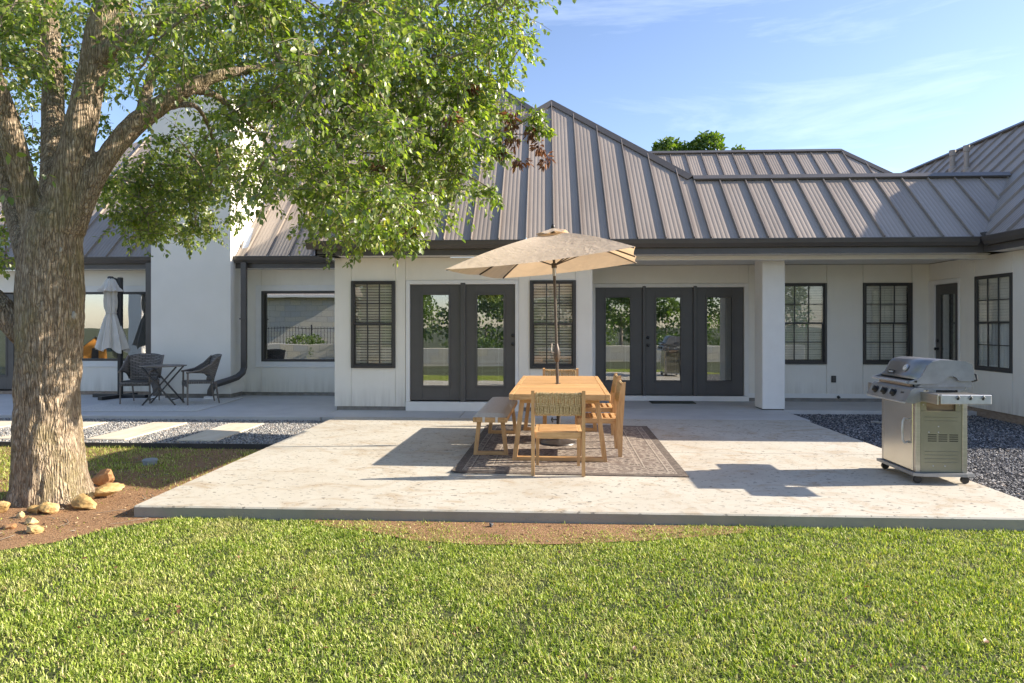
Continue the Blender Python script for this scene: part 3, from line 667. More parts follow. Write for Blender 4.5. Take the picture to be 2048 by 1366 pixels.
# vent pipes on the wing roof, outlet and tap on the wall
def wing_pt(px, py):
    d = ray(px, py); t = (EZ - P * EW - CAMH) / (d[2] - P * d[0]); return Vector((d[0] * t, d[1] * t, CAMH + d[2] * t))
for px, py, hh, r in ((1905, 338, .42, .055), (1933, 340, .52, .05)):
    b_ = wing_pt(px, py); v = MB(); v.lathe([(r * 1.5, -.15), (r * 1.5, .02), (r, .05), (r, hh - .14), (r * 1.25, hh - .13), (r * 1.25, hh), (r * .8, hh)], n=14)
    v.obj('vent_pipe', 'roof', house, smooth=True, loc=b_)
o_ = PY(1666.5, 758, YN); ob = MB(); ob.bbox(-.042, .042, -.035, -.001, -.065, .065, .006)
ob = ob.obj('outlet', 'dark', house, loc=o_)
for dz in (-.027, .027): MB().bbox(-.026, .026, -.041, -.0355, dz - .020, dz + .020, .005).obj('outlet_flap', 'gutter', ob)
tp = PY(1676, 799, YN); MB().lathe([(.028, 0), (.028, .02), (.012, .03), (.012, .08)], n=12).obj('wall_tap', 'knob', house, loc=(tp.x, YN - .001, tp.z + .05), rot=(rad(90), 0, 0))
# ================================================================== furniture materials
M['teak'] = noisemat('teak', [(.30, (.40, .215, .082)), (.5, (.55, .325, .140)), (.72, (.65, .42, .205))], 5.5, 8, .55, stretch=(1, 9, 9), rnd=.12, rrough=.65, dist=.6, bumpk=(.12, .003))
M['teak_y'] = noisemat('teak_lengthwise', [(.30, (.40, .215, .082)), (.5, (.55, .325, .140)), (.72, (.65, .42, .205))], 5.5, 8, .55, stretch=(9, 1, 9), rnd=.12, rrough=.65, dist=.6, bumpk=(.12, .003))
M['teak_z'] = noisemat('teak_upright', [(.30, (.42, .225, .088)), (.5, (.55, .325, .140)), (.72, (.63, .405, .195))], 5.5, 8, .55, stretch=(9, 9, 1), rnd=.10, rrough=.65, dist=.6, bumpk=(.12, .003))
M['rope'] = noisemat('rope', [(.35, (.30, .205, .085)), (.5, (.48, .36, .18)), (.68, (.64, .52, .32))], 55, 4, .9, stretch=(1, 1, 2), bumpk=(.7, .004))
M['cushion'] = noisemat('cushion_canvas', [(.35, (.44, .415, .385)), (.65, (.52, .495, .465))], 60, 4, .95, bumpk=(.25, .003))
M['strap'] = noisemat('strap_canvas', [(.35, (.62, .58, .52)), (.65, (.70, .67, .61))], 60, 3, .9)
M['bronze'] = noisemat('bronze_pole', [(.35, (.085, .068, .055)), (.65, (.12, .098, .08))], 20, 4, .4, metallic=.4)
M['pewter'] = noisemat('umbrella_base_paint', [(.35, (.055, .048, .045)), (.65, (.085, .075, .07))], 12, 5, .4, metallic=.3)
def fabric(name, c, tr, fold=0):
    m = bpy.data.materials.new(name); m.use_nodes = True; t = m.node_tree; t.nodes.clear(); o = t.nodes.new('ShaderNodeOutputMaterial')
    v = coords(t); n = N(t, 'ShaderNodeTexNoise', Scale=3.5, Detail=7, Distortion=1.0); t.links.new(v, n.inputs['Vector'])
    cc = ramp(t, n.outputs[0], [(.3, shade(c, .9)), (.7, shade(c, 1.06))])
    d = t.nodes.new('ShaderNodeBsdfDiffuse'); l = t.nodes.new('ShaderNodeBsdfTranslucent'); ms = t.nodes.new('ShaderNodeMixShader'); ms.inputs[0].default_value = tr
    t.links.new(cc, d.inputs[0]); t.links.new(mixc(t, 1.0, cc, (1, .84, .62), 'MULTIPLY'), l.inputs[0])
    b = N(t, 'ShaderNodeBump', Strength=.5, Distance=.02); w_ = N(t, 'ShaderNodeTexNoise', Scale=6, Detail=4, Distortion=2.0); t.links.new(v, w_.inputs['Vector'])
    t.links.new(w_.outputs[0], b.inputs['Height']); t.links.new(b.outputs[0], d.inputs['Normal'])
    t.links.new(d.outputs[0], ms.inputs[1]); t.links.new(l.outputs[0], ms.inputs[2]); t.links.new(ms.outputs[0], o.inputs[0]); return m
M['canopy'] = fabric('beige_canopy', (.78, .67, .54), .36)
M['canopy_grey'] = fabric('grey_canopy', (.70, .67, .61), .12)
M['steel'] = noisemat('stainless', [(.35, (.42, .40, .365)), (.65, (.52, .495, .455))], 2.5, 6, .36, metallic=.95, stretch=(1, 1, 14), rrough=.6)
M['steel_door'] = noisemat('stainless_door', [(.3, (.60, .56, .49)), (.7, (.68, .65, .58))], 2.2, 7, .24, metallic=.9)
M['grill_grey'] = noisemat('grill_enamel', [(.35, (.25, .255, .26)), (.65, (.31, .315, .32))], 8, 6, .42, metallic=.35)
M['grill_olive'] = noisemat('grill_side_panel', [(.3, (.235, .225, .165)), (.7, (.30, .285, .215))], 3, 6, .40, metallic=.45)
M['alu'] = noisemat('cast_aluminium', [(.35, (.46, .475, .49)), (.65, (.55, .565, .58))], 18, 6, .45, metallic=.7, bumpk=(.1, .002))
M['dial'] = noisemat('dial_face', [(.3, (.75, .73, .68)), (.7, (.85, .83, .78))], 12, 3, .25)
M['wicker'] = None
def wicker():
    m, t, b = new_mat('wicker_weave'); v = coords(t, (1, 1, 1), 'UV')
    wv = N(t, 'ShaderNodeTexBrick', Scale=1.0); wv.inputs['Brick Width'].default_value = .10; wv.inputs['Row Height'].default_value = .030; wv.inputs['Mortar Size'].default_value = .006
    wv.inputs['Color1'].default_value = (.15, .13, .112, 1); wv.inputs['Color2'].default_value = (.26, .23, .20, 1); wv.inputs['Mortar'].default_value = (.02, .018, .016, 1)
    wv.inputs['Mortar Smooth'].default_value = .6; t.links.new(v, wv.inputs['Vector']); t.links.new(wv.outputs['Color'], b.inputs['Base Color'])
    b.inputs['Roughness'].default_value = .55; iv = t.nodes.new('ShaderNodeMath'); iv.operation = 'SUBTRACT'; iv.inputs[0].default_value = 1.0
    t.links.new(wv.outputs['Fac'], iv.inputs[1]); bump(t, b, iv.outputs[0], .9, .008); return m
M['wicker'] = wicker()
M['wicker_leg'] = noisemat('wicker_leg', [(.35, (.12, .10, .083)), (.65, (.19, .165, .14))], 40, 4, .5, stretch=(1, 1, 6), bumpk=(.4, .003))

RUGZ = .006; ROT = -rad(1.6)
# ------------------------------------------------------------------ rugs and mat
def rug_mat(name, W, Ln, dark, mid, light, borders, scale):
    m, t, b = new_mat(name); tc = t.nodes.new('ShaderNodeTexCoord'); sp = t.nodes.new('ShaderNodeSeparateXYZ'); t.links.new(tc.outputs['Object'], sp.inputs[0])
    def mth(op, a, bb=None):
        n = t.nodes.new('ShaderNodeMath'); n.operation = op
        for i, v in enumerate((a, bb)):
            if v is None: continue
            if isinstance(v, (int, float)): n.inputs[i].default_value = v
            else: t.links.new(v, n.inputs[i])
        return n.outputs[0]
    dx = mth('SUBTRACT', W / 2, mth('ABSOLUTE', sp.outputs[0])); dy = mth('SUBTRACT', Ln / 2, mth('ABSOLUTE', sp.outputs[1])); d = mth('MINIMUM', dx, dy)
    v1 = N(t, 'ShaderNodeTexVoronoi', Scale=scale); v1.feature = 'F1'; t.links.new(tc.outputs['Object'], v1.inputs['Vector'])
    n1 = N(t, 'ShaderNodeTexNoise', Scale=scale * 2.2, Detail=4, Roughness=.7, Distortion=2.5); t.links.new(tc.outputs['Object'], n1.inputs['Vector'])
    n2 = N(t, 'ShaderNodeTexNoise', Scale=190, Detail=3); t.links.new(tc.outputs['Object'], n2.inputs['Vector'])
    pat = ramp(t, mth('ADD', mth('MULTIPLY', v1.outputs['Distance'], .55), mth('MULTIPLY', n1.outputs[0], .75)), [(.46, dark), (.54, mid), (.62, light), (.74, mid)])
    band = ramp(t, mth('DIVIDE', d, 1.2), borders, 'CONSTANT')          # grey level picks dark ground, motif, or light line
    lum = t.nodes.new('ShaderNodeRGBToBW'); t.links.new(band, lum.inputs[0])
    isline = mth('GREATER_THAN', lum.outputs[0], .75); isdark = mth('LESS_THAN', lum.outputs[0], .2)
    c = mixc(t, mth('MULTIPLY', isdark, .68), pat, dark); c = mixc(t, mth('MULTIPLY', isline, .72), c, light)
    c = mixc(t, .16, c, ramp(t, n2.outputs[0], [(.35, shade(dark, .7)), (.65, light)]))
    t.links.new(c, b.inputs['Base Color']); b.inputs['Roughness'].default_value = .97; bump(t, b, n2.outputs[0], .6, .004); return m
W_, L_ = (1, 1, 1), (.5, .5, .5); K_ = (0, 0, 0)
M['rug'] = rug_mat('vintage_rug', 2.35, 3.2, (.058, .042, .034), (.14, .105, .085), (.40, .345, .28),
                   [(0, K_), (.075, W_), (.085, L_), (.13, W_), (.142, K_), (.155, L_), (.31, W_), (.322, K_), (.335, L_), (.36, W_), (.37, L_)], 11)
M['rug2'] = rug_mat('pale_rug', 2.3, 2.0, (.40, .38, .35), (.56, .535, .49), (.70, .67, .62), [(0, W_), (.03, L_), (.10, W_), (.11, L_)], 16)
M['mat'] = noisemat('coir_mat', [(.35, (.030, .036, .026)), (.65, (.06, .068, .05))], 90, 4, .97, bumpk=(.8, .006))
def rug(name, label, c, W, Ln, rz, mat, curl=()):
    n, k = 24, 30; m = MB()
    for top in (1, 0):
        for j in range(k + 1):
            for i in range(n + 1):
                x, y = -W / 2 + W * i / n, -Ln / 2 + Ln * j / k; z = (.002 + .0015 * math.sin(x * 5 + y * 3)) if top else 0
                for (cx, cy, r, hh) in curl:
                    dd = math.hypot(x - cx * W / 2, y - cy * Ln / 2); z += hh * max(0, 1 - dd / r) ** 2
                m.v.append((x, y, z + (.006 if top else 0)))
    N1 = (n + 1) * (k + 1); idx = lambda t_, i, j: (0 if t_ else N1) + j * (n + 1) + i
    for j in range(k):
        for i in range(n): m.f.append((idx(1, i, j), idx(1, i + 1, j), idx(1, i + 1, j + 1), idx(1, i, j + 1)))
    for i in range(n): m.f += [(idx(0, i, 0), idx(0, i + 1, 0), idx(1, i + 1, 0), idx(1, i, 0)), (idx(1, i, k), idx(1, i + 1, k), idx(0, i + 1, k), idx(0, i, k))]
    for j in range(k): m.f += [(idx(1, 0, j), idx(1, 0, j + 1), idx(0, 0, j + 1), idx(0, 0, j)), (idx(0, n, j), idx(0, n, j + 1), idx(1, n, j + 1), idx(1, n, j))]
    o = m.obj(name, mat, smooth=True, loc=(c[0], c[1], .0015), rot=(0, 0, rz)); return tag(o, label, 'rug')
rug('area_rug', 'brown vintage patterned rug under the teak dining set', (.281, 8.06), 2.35, 3.2, ROT, 'rug', [(-1, -1, .22, .02)])
rug('area_rug', 'pale grey flatweave rug under the wicker chairs', (-7.2, 11.85), 2.3, 2.0, rad(4), 'rug2', [(1, 1, .3, .012)])
dm = G(1345, 805.5); tag(MB().bbox(-.42, .42, -.17, .17, 0, .016, .006).obj('doormat', 'mat', loc=(dm.x, dm.y + .02, -.001)), 'dark green doormat in front of the three glazed doors', 'doormat')

# ------------------------------------------------------------------ dining table
tb = thing('dining_table', 'rectangular slatted teak dining table with an umbrella through its top', 'table', (.1945, 8.234, RUGZ), ROT)
tw, tl, th_ = .5425, 1.265, .744
for s in (-1, 1):
    MB().bbox(s * tw - (.055 if s > 0 else 0), s * tw + (.055 if s < 0 else 0), -tl, tl, th_ - .066, th_ - .001, .004).obj('side_board', 'teak_y', tb)
    e = MB(); e.bbox(-tw + .057, tw - .057, s * tl - (.045 if s > 0 else 0), s * tl + (.045 if s < 0 else 0), th_ - .066, th_ - .001, .004); e.obj('end_board', 'teak', tb)
pw = (tl - .047 - .012) / 9
pm = MB().bbox(-tw + .0575, tw - .0575, 0, pw - .003, -.024, 0, .002).mesh('plank')
for s in (-1, 1):
    for i in range(9):
        y0 = (.012 + i * pw) if s > 0 else (-.012 - (i + 1) * pw)
        put(pm, 'plank', 'teak', tb, (0, y0, th_ - random.uniform(0, .0015)))
MB().lathe([(.022, 0), (.034, 0), (.034, .004), (.022, .005)], n=20).obj('umbrella_grommet', 'black', tb, loc=(-.025, .02, th_))
for yl in (-1.13, .88):
    r = MB(); zt = th_ - .067
    for s in (-1, 1):
        MB().bar((s * .405, yl, zt), (s * .492, yl, .0), .05, .055, up=(0, 1, 0)).obj('leg', 'teak_z', tb)
    MB().bbox(-.465, .465, yl - .026, yl + .026, .002, .048, .004).obj('runner', 'teak', tb)
    MB().bbox(-.43, .43, yl - .024, yl + .024, zt - .045, zt - .001, .004).obj('cross_rail', 'teak', tb)

# ------------------------------------------------------------------ bench
bc = thing('bench', 'long teak bench with a tufted grey cushion beside the table', 'bench', (-.59, 8.16, RUGZ), ROT)
bw, bl = .193, .865
MB().bbox(-bw, -bw + .03, -bl, bl, .385, .444, .004).obj('side_rail', 'teak_y', bc); MB().bbox(bw - .03, bw, -bl, bl, .385, .444, .004).obj('side_rail', 'teak_y', bc)
for s in (-1, 1): MB().bbox(-bw + .031, bw - .031, s * bl - (.03 if s > 0 else 0), s * bl + (.03 if s < 0 else 0), .385, .444, .004).obj('end_rail', 'teak', bc)
sm = MB().bbox(-bw + .032, bw - .032, 0, .06, .42, .443, .003).mesh('slat')
for i in range(22): put(sm, 'slat', 'teak', bc, (0, -bl + .05 + i * .077, 0))
for yl in (-.76, .70):
    for s in (-1, 1): MB().bar((s * .135, yl, .384), (s * .178, yl, 0), .044, .05, up=(0, 1, 0)).obj('leg', 'teak_z', bc)
    MB().bbox(-.155, .155, yl - .023, yl + .023, .002, .044, .004).obj('runner', 'teak', bc)
cu = MB(); nx, ny = 8, 46
for j in range(ny + 1):
    for i in range(nx + 1):
        x, y = -bw * 1.0 + 2 * bw * i / nx, -bl + 2 * bl * j / ny
        ex = 1 - (abs(x) / bw) ** 6; ey = 1 - (abs(y) / bl) ** 30
        cu.v.append((x, y, .448 + .045 * max(0, ex) ** .5 * max(0, ey) ** .5 + .006 * (1 - abs(math.cos(j * math.pi / 2.0))) * ex - .004))
for j in range(ny):
    for i in range(nx): a = j * (nx + 1) + i; cu.f.append((a, a + 1, a + nx + 2, a + nx + 1))
cb = cu.obj('cushion', 'cushion', bc, smooth=True)
for q in (-.07, .075): MB().bbox(q - .014, q + .014, -bl - .004, -bl - .001, .385, .45, .001).obj('strap', 'strap', cb)

# ------------------------------------------------------------------ chairs (local: front +y)
def make_chair():
    t = thing('dining_chair', '', 'chair')
    for s in (-1, 1):
        x = s * .248
        pol = [(x - .017, -.235, 0), (x - .017, -.195, 0), (x - .017, -.165, .40), (x - .017, -.168, .50), (x - .017, -.235, .835), (x - .017, -.275, .842), (x - .017, -.255, .50), (x - .017, -.245, .38)]
        MB().prism(pol, (.034, 0, 0)).obj('back_leg', 'teak_z', t)
        MB().bar((s * .215, .225, .372), (s * .215, .235, 0), .036, .04, up=(0, 1, 0), b2=(.030, .032)).obj('front_leg', 'teak_z', t)
        MB().bbox(s * .215 - .018, s * .215 + .018, -.19, .26, .374, .432, .003).obj('side_rail', 'teak_y', t)
    MB().bbox(-.195, .195, .225, .25, .374, .430, .003).obj('front_rail', 'teak', t); MB().bbox(-.229, .229, -.222, -.192, .365, .430, .003).obj('back_rail', 'teak', t)
    me = MB().bbox(-.196, .196, 0, .048, .418, .438, .004).mesh('slat')
    for i in range(6): put(me, 'slat', 'teak', t, (0, -.178 + i * .0745, .0005 * math.sin(i)))
    for z, y in ((.805, -.247), (.615, -.214)): MB().bar((-.231, y, z), (.231, y, z), .026, .026).obj('rope_rail', 'teak', t)
    rp = MB(); n = 38
    for i in range(n):
        x = -.222 + .444 * i / (n - 1) + random.uniform(-.0015, .0015); d = .0035 * math.sin(i * 2.4)
        zt = .822 + random.uniform(-.003, .003) - (.004 * math.sin(i / (n - 1) * math.pi)); zb = .598 + random.uniform(-.003, .003)
        rp.tube([(x, -.240, zt - .004), (x, -.250, zt), (x + .001, -.264, zt - .008), (x + d, -.246 - .002, .72), (x - d, -.236, .66), (x, -.231, zb + .008), (x, -.215, zb - .004), (x, -.198, zb + .008), (x + d, -.212, .70), (x, -.228, zt - .012)], .0062, 5, False)
    for z in (.70,):
        rp.tube([(-.228, -.222, z + .003), (0, -.220, z), (.228, -.222, z + .003)], .007, 5)
    stuff(rp.obj('rope_backrest', 'rope', t, smooth=True))
    return t
def copy_tree(o, parent=None):
    c = o.copy(); col.objects.link(c); c.parent = parent
    for ch in list(o.children): copy_tree(ch, c)
    return c
ch0 = make_chair(); GC = 'teak rope-back chairs round the dining table'
spots = [((.138, 6.63), -rad(1), 'teak rope-back chair at the table end facing the house, its back to the lawn'),
         ((.235, 9.44), math.pi - rad(1), 'teak rope-back chair at the table end by the house wall'),
         ((.640, 7.60), rad(90) - rad(1.5), 'teak chair tucked into the table side, nearer the lawn'),
         ((.700, 8.56), rad(90) - rad(1), 'teak chair tucked into the table side, nearer the glazed doors')]
for i, (p, rz, lb) in enumerate(spots):
    o = ch0 if i == 0 else copy_tree(ch0)
    o.location = (p[0], p[1], RUGZ); o.rotation_euler = (0, 0, rz); tag(o, lb, 'chair', GC)

# ------------------------------------------------------------------ parasol over the table
ub = thing('weighted_stand', 'round dark metal parasol stand under the dining table', 'parasol stand', (.175, 8.165, RUGZ))
MB().lathe([(.215, 0), (.222, .008), (.215, .022), (.17, .034), (.08, .050), (.034, .062), (.030, .075)], n=40).obj('plate', 'pewter', ub, smooth=True)
MB().lathe([(.030, .07), (.030, .09), (.026, .10), (.026, .34), (.032, .345), (.032, .375), (.026, .38)], n=18).obj('socket', 'pewter', ub, smooth=True)
MB().tube([(-.026, -.01, .30), (-.075, -.03, .30)], .006, 8).tube([(-.07, -.028, .27), (-.085, -.034, .30), (-.075, -.03, .33)], .011, 8).obj('clamp_knob', 'black', ub)
um = thing('parasol', 'open beige rectangular parasol leaning over the dining table', 'parasol', (.175, 8.165, RUGZ))
p0 = Vector((0, 0, .36)); ptop = Vector((-.066, .035, 2.655)); ax = (ptop - p0).normalized()
def on(z): return p0 + ax * ((z - p0.z) / ax.z)
MB().tube([on(.36), on(2.18)], .0185, 14).obj('pole', 'bronze', um, smooth=True)
MB().tube([on(2.181), on(2.66)], .0165, 14).obj('upper_pole', 'bronze', um, smooth=True)
MB().tube([on(2.10), on(2.101), on(2.21), on(2.211)], [.019, .024, .024, .018], 14).obj('tilt_joint', 'alu', um, smooth=True)
ck = MB().tube([on(1.02), on(1.03), on(1.07), on(1.13), on(1.18), on(1.22), on(1.25)], [.019, .028, .037, .041, .037, .026, .0195], 16).obj('crank_housing', 'bronze', um, smooth=True)
c1_ = on(1.14); MB().tube([c1_ + Vector((-.03, -.02, 0)), c1_ + Vector((-.06, -.035, 0)), c1_ + Vector((-.065, -.038, .05)), c1_ + Vector((-.06, -.06, .11))], .0055, 8).obj('crank_handle', 'strap', ck)
A_ = Vector((math.sin(rad(8.4)), math.cos(rad(8.4)), 0)); B_ = Vector((math.cos(rad(8.4)), -math.sin(rad(8.4)), 0))
CC = Vector((-.035, .035, 0)); HL, HW = 1.47, 1.0
def edge(w_, l_): return CC + B_ * HW * w_ + A_ * HL * l_ + Vector((0, 0, 2.232 + .0975 * w_ + .0575 * l_))
apx = on(2.655)
tips = [edge(-1, -1), edge(1, -1), edge(1, 0), edge(1, 1), edge(-1, 1), edge(-1, 0)]
cn = MB(); nr, ns = 12, 10
for k in range(6):
    a, b_ = tips[k], tips[(k + 1) % 6]; base = len(cn.v); span = (b_ - a).length
    for i in range(nr + 1):
        r = .07 + .93 * i / nr
        for j in range(ns + 1):
            s = j / ns; e = a.lerp(b_, s); bow = 4 * s * (1 - s)
            e2 = e + (CC - e) * Vector((1, 1, 0)).x * 0 + Vector(((CC.x - e.x), (CC.y - e.y), 0)) * (.035 * bow * (span / 2))
            p = apx.lerp(e2, r); p = p + Vector((0, 0, -.030 * bow * (r ** 1.2) * span / 2 + .035 * math.sin(math.pi * r) * (1 - .55 * bow)))
            cn.v.append(tuple(p))
    for i in range(nr):
        for j in range(ns):
            q = base + i * (ns + 1) + j; cn.f.append((q, q + 1, q + ns + 2, q + ns + 1))
cano = cn.obj('canopy', 'canopy', um, smooth=True)
vt = MB(); base_r = .30
for k in range(6):
    a, b_ = tips[k], tips[(k + 1) % 6]; base = len(vt.v)
    for i in range(4):
        r = .012 + .17 * i / 3
        for j in range(7):
            s = j / 6; e = a.lerp(b_, s); p = apx.lerp(e, r) + Vector((0, 0, .05 + .012 * math.sin(j * math.pi / 3 * 2) * (i / 3))); vt.v.append(tuple(p))
    for i in range(3):
        for j in range(6): q = base + i * 7 + j; vt.f.append((q, q + 1, q + 8, q + 7))
vt.obj('vent_flap', 'canopy', cano, smooth=True)
MB().tube([on(2.66), on(2.70), on(2.72), on(2.75), on(2.76)], [.02, .024, .028, .018, .006], 12).obj('finial', 'pewter', um, smooth=True)
MB().tube([on(2.20), on(2.26)], .034, 14).obj('runner', 'bronze', um, smooth=True)
MB().tube([on(2.60), on(2.65)], .034, 14).obj('hub', 'bronze', um, smooth=True)
for k, e in enumerate(tips):
    rb = MB(); a = on(2.625)
    pts = [a.lerp(e, q) + Vector((0, 0, .033 * math.sin(math.pi * q) - .012)) for q in (0, .25, .5, .75, .985)]
    for q in range(4): rb.bar(pts[q], pts[q + 1], .011, .018)
    ro = rb.obj('rib', 'bronze', um)
    MB().bar(on(2.23), pts[2] if k not in (2, 5) else pts[2], .009, .014).obj('strut', 'bronze', ro)

# ------------------------------------------------------------------ gas grill (local: front -y, turned so that it faces the table)
gr = thing('gas_grill', 'stainless three-burner gas grill on castors at the patio edge', 'grill', (3.73, 6.61, .0005), -math.pi / 2 - rad(1)); gr.scale = (.97, .97, .975)
bp = [(-.36, -.285), (.36, -.285), (.385, -.20), (.385, .20), (.36, .285), (-.36, .285)]
MB().prism([(x, y, .078) for x, y in bp], (0, 0, .028)).obj('base_plate', 'grill_grey', gr)
for x, y in ((-.31, -.22), (.31, -.22), (.31, .22), (-.31, .22)):
    w0 = MB().tube([(x - .014, y, .036), (x + .014, y, .036)], .036, 18).obj('castor', 'black', gr)
    MB().bbox(x - .02, x + .02, y - .012, y + .012, .05, .078, .003).obj('castor_fork', 'knob', w0)
cab = MB(); cab.bbox(-.33, -.285, -.245, -.20, .107, .80, .004); cab.bbox(.285, .33, -.245, -.20, .107, .80, .004); cab.bbox(-.33, -.29, .19, .235, .107, .80, .004); cab.bbox(.285, .33, .19, .235, .107, .80, .004)
cab.bbox(-.284, .284, -.24, -.22, .775, .80, .003); cab.bbox(-.284, .284, .2, .23, .107, .80, .003); cab.bbox(-.284, .284, -.22, .199, .108, .125, .003); cab.obj('cabinet_frame', 'steel', gr)
for s in (-1, 1):
    sp = MB(); sp.bbox(s * .318 - .006, s * .318 + .006, -.199, .189, .107, .70, .003); sp.bbox(s * .318 - .006, s * .318 + .006, -.199, -.14, .70, .80, .003); sp.bbox(s * .318 - .006, s * .318 + .006, .13, .189, .70, .80, .003)
    so_ = sp.obj('side_panel', 'grill_olive', gr)
    MB().bbox(s * .29 - .006, s * .29 + .006, -.14, .13, .70, .80, .003).obj('recess', 'brick_ledge', so_)
    for z in (.20, .235, .27, .305, .60, .635): MB().bbox(s * .326 - .003, s * .326 + .003, -.16, .15, z, z + .005, .001).obj('pressed_line', 'grill_olive', so_)
    for z in (.405, .425, .445, .465):
        for y in (-.13, -.03, .07): MB().bbox(s * .3245 - .001, s * .3245 + .001, y, y + .082, z, z + .009, .001).obj('vent_slot', 'knob', so_)
    for y, z in ((-.03, .55), (-.03, .495), (-.12, .495), (-.08, .17), (.03, .17), (-.17, .76), (.165, .76)): MB().lathe([(.007, 0), (.006, .003), (.002, .005)], n=8).obj('screw', 'alu', so_, loc=(s * .324, y, z), rot=(0, s * rad(90), 0))
dr = MB().bbox(-.282, .282, -.252, -.232, .112, .772, .006).obj('door', 'steel_door', gr)
MB().tube([(.20, -.252, .60), (.20, -.285, .61), (.20, -.30, .58), (.20, -.305, .49), (.20, -.30, .40), (.20, -.285, .37), (.20, -.252, .38)], .011, 10).obj('door_handle', 'alu', dr, smooth=True)
cp = MB(); prof = [(-.205, .80), (-.30, .775), (-.365, .785), (-.372, .80), (-.318, .905), (-.285, .925), (-.205, .925)]
cp.prism([(-.375, y, z) for y, z in prof], (.75, 0, 0)); cpo = cp.obj('control_panel', 'grill_grey', gr)
for s in (-1, 1): MB().prism([(s * .376, y, z) for y, z in prof], (s * .014, 0, 0)).obj('panel_end', 'grill_grey', cpo)
MB().bbox(-.374, .374, -.378, -.362, .776, .790, .003).obj('panel_lip', 'alu', cpo)
sl_ = math.atan2(.105, .054)
for x in (-.235, -.055, .125):
    c_ = Vector((x, -.346, .853)); nrm = Vector((0, -.105, -.054)).normalized(); nrm = Vector((0, -math.sin(sl_), math.cos(sl_)))
    kn = MB().lathe([(.040, 0), (.040, .006), (.030, .010), (.030, .034), (.026, .042), (.012, .044)], n=20).obj('burner_knob', 'knob', cpo, smooth=True, loc=c_, rot=(sl_, 0, 0))
    MB().bbox(-.006, .006, -.030, .030, .040, .053, .003).obj('knob_grip', 'steel', kn)
fb = MB(); fb.prism([(-.31, -.22, .90), (-.31, -.27, .985), (-.31, .27, .985), (-.31, .22, .90)], (.62, 0, 0)); fb.obj('firebox', 'grill_grey', gr)
MB().bbox(-.30, .30, -.285, -.255, .93, .985, .004).obj('firebox_front', 'brick_ledge', gr)
LP = [(-.325, .962), (-.315, .985), (-.25, 1.005), (-.205, 1.035), (-.175, 1.09), (-.145, 1.145), (-.10, 1.178), (-.03, 1.192), (.10, 1.190), (.20, 1.178), (.255, 1.150), (.275, 1.10), (.28, 1.04), (.275, .995)]
lid = MB(); n = len(LP); xs = (-.335, .335); outer = [(y, z) for y, z in LP[2:]]
lm = MB()
for x in xs:
    for y, z in outer: lm.v.append((x, y, z))
no = len(outer)
for i in range(no - 1): lm.f.append((i, i + 1, no + i + 1, no + i))
M['lid_steel'] = noisemat('lid_steel', [(.35, (.30, .29, .275)), (.65, (.38, .37, .35))], 3, 6, .40, metallic=.9)
lo = lm.obj('lid', 'lid_steel', gr, smooth=True)
so2 = lo.modifiers.new('thickness', 'SOLIDIFY'); so2.thickness = .004
cut = [(.275, .995), (.16, .99), (.13, 1.0), (.115, 1.025), (.09, 1.035), (.045, 1.035), (.02, 1.015), (-.01, .985), (-.06, .962), (-.28, .958)]
for s in (-1, 1):
    MB().prism([(s * .336, y, z) for y, z in LP + cut[1:]], (s * .026, 0, 0)).obj('lid_end', 'grill_grey', lo)
    MB().prism([(s * .325, y, z) for y, z in [(-.24, .93), (.27, .93), (.27, 1.045), (-.05, 1.045)]], (s * .008, 0, 0)).obj('firebox_end', 'grill_grey', gr)
    MB().tube([(s * .362, -.262, .985), (s * .370, -.262, .985)], .011, 12).obj('lid_bolt', 'knob', lo)
MB().prism([(-.33, y, z) for y, z in [(-.335, .960), (-.350, .972), (-.340, .986), (-.318, .984), (-.315, .965)]], (.66, 0, 0)).obj('lid_handle', 'alu', lo)
tnv = math.atan2(1.145 - 1.035, .06)
th0 = MB().lathe([(.036, 0), (.036, .012), (.030, .016)], n=24).obj('thermometer', 'alu', lo, smooth=True, loc=(.03, -.178, 1.095), rot=(rad(62), 0, 0))
MB().lathe([(.028, 0), (.027, .002), (.001, .002)], n=20).obj('dial', 'dial', th0, loc=(0, 0, .0165))
MB().bar((0, 0, .020), (.014, .012, .020), .003, .001).obj('needle', 'knob', th0)
def text_obj(txt, size, name, mat, parent, loc, rot, ext=.0006):
    cu_ = bpy.data.curves.new(name, 'FONT'); cu_.body = txt; cu_.size = size; cu_.extrude = ext; cu_.align_x = 'CENTER'; cu_.align_y = 'CENTER'
    tmp = bpy.data.objects.new(name + '_tmp', cu_); col.objects.link(tmp); dg = bpy.context.evaluated_depsgraph_get()
    me = bpy.data.meshes.new_from_object(tmp.evaluated_get(dg)); bpy.data.objects.remove(tmp); me.materials.clear()
    return put(me, name, mat, parent, loc, rot)
pl = MB().bbox(-.062, .062, -.002, .002, -.020, .020, .002).obj('badge', 'knob', lo, loc=(-.205, -.210, 1.045), rot=(rad(-28), 0, 0))
text_obj('weber', .036, 'badge_lettering', 'dial', pl, (0, -.0026, 0), (rad(90), 0, 0))
text_obj('Spirit', .030, 'panel_lettering', 'knob', cpo, (.265, -.3365, .873), (sl_, 0, 0))
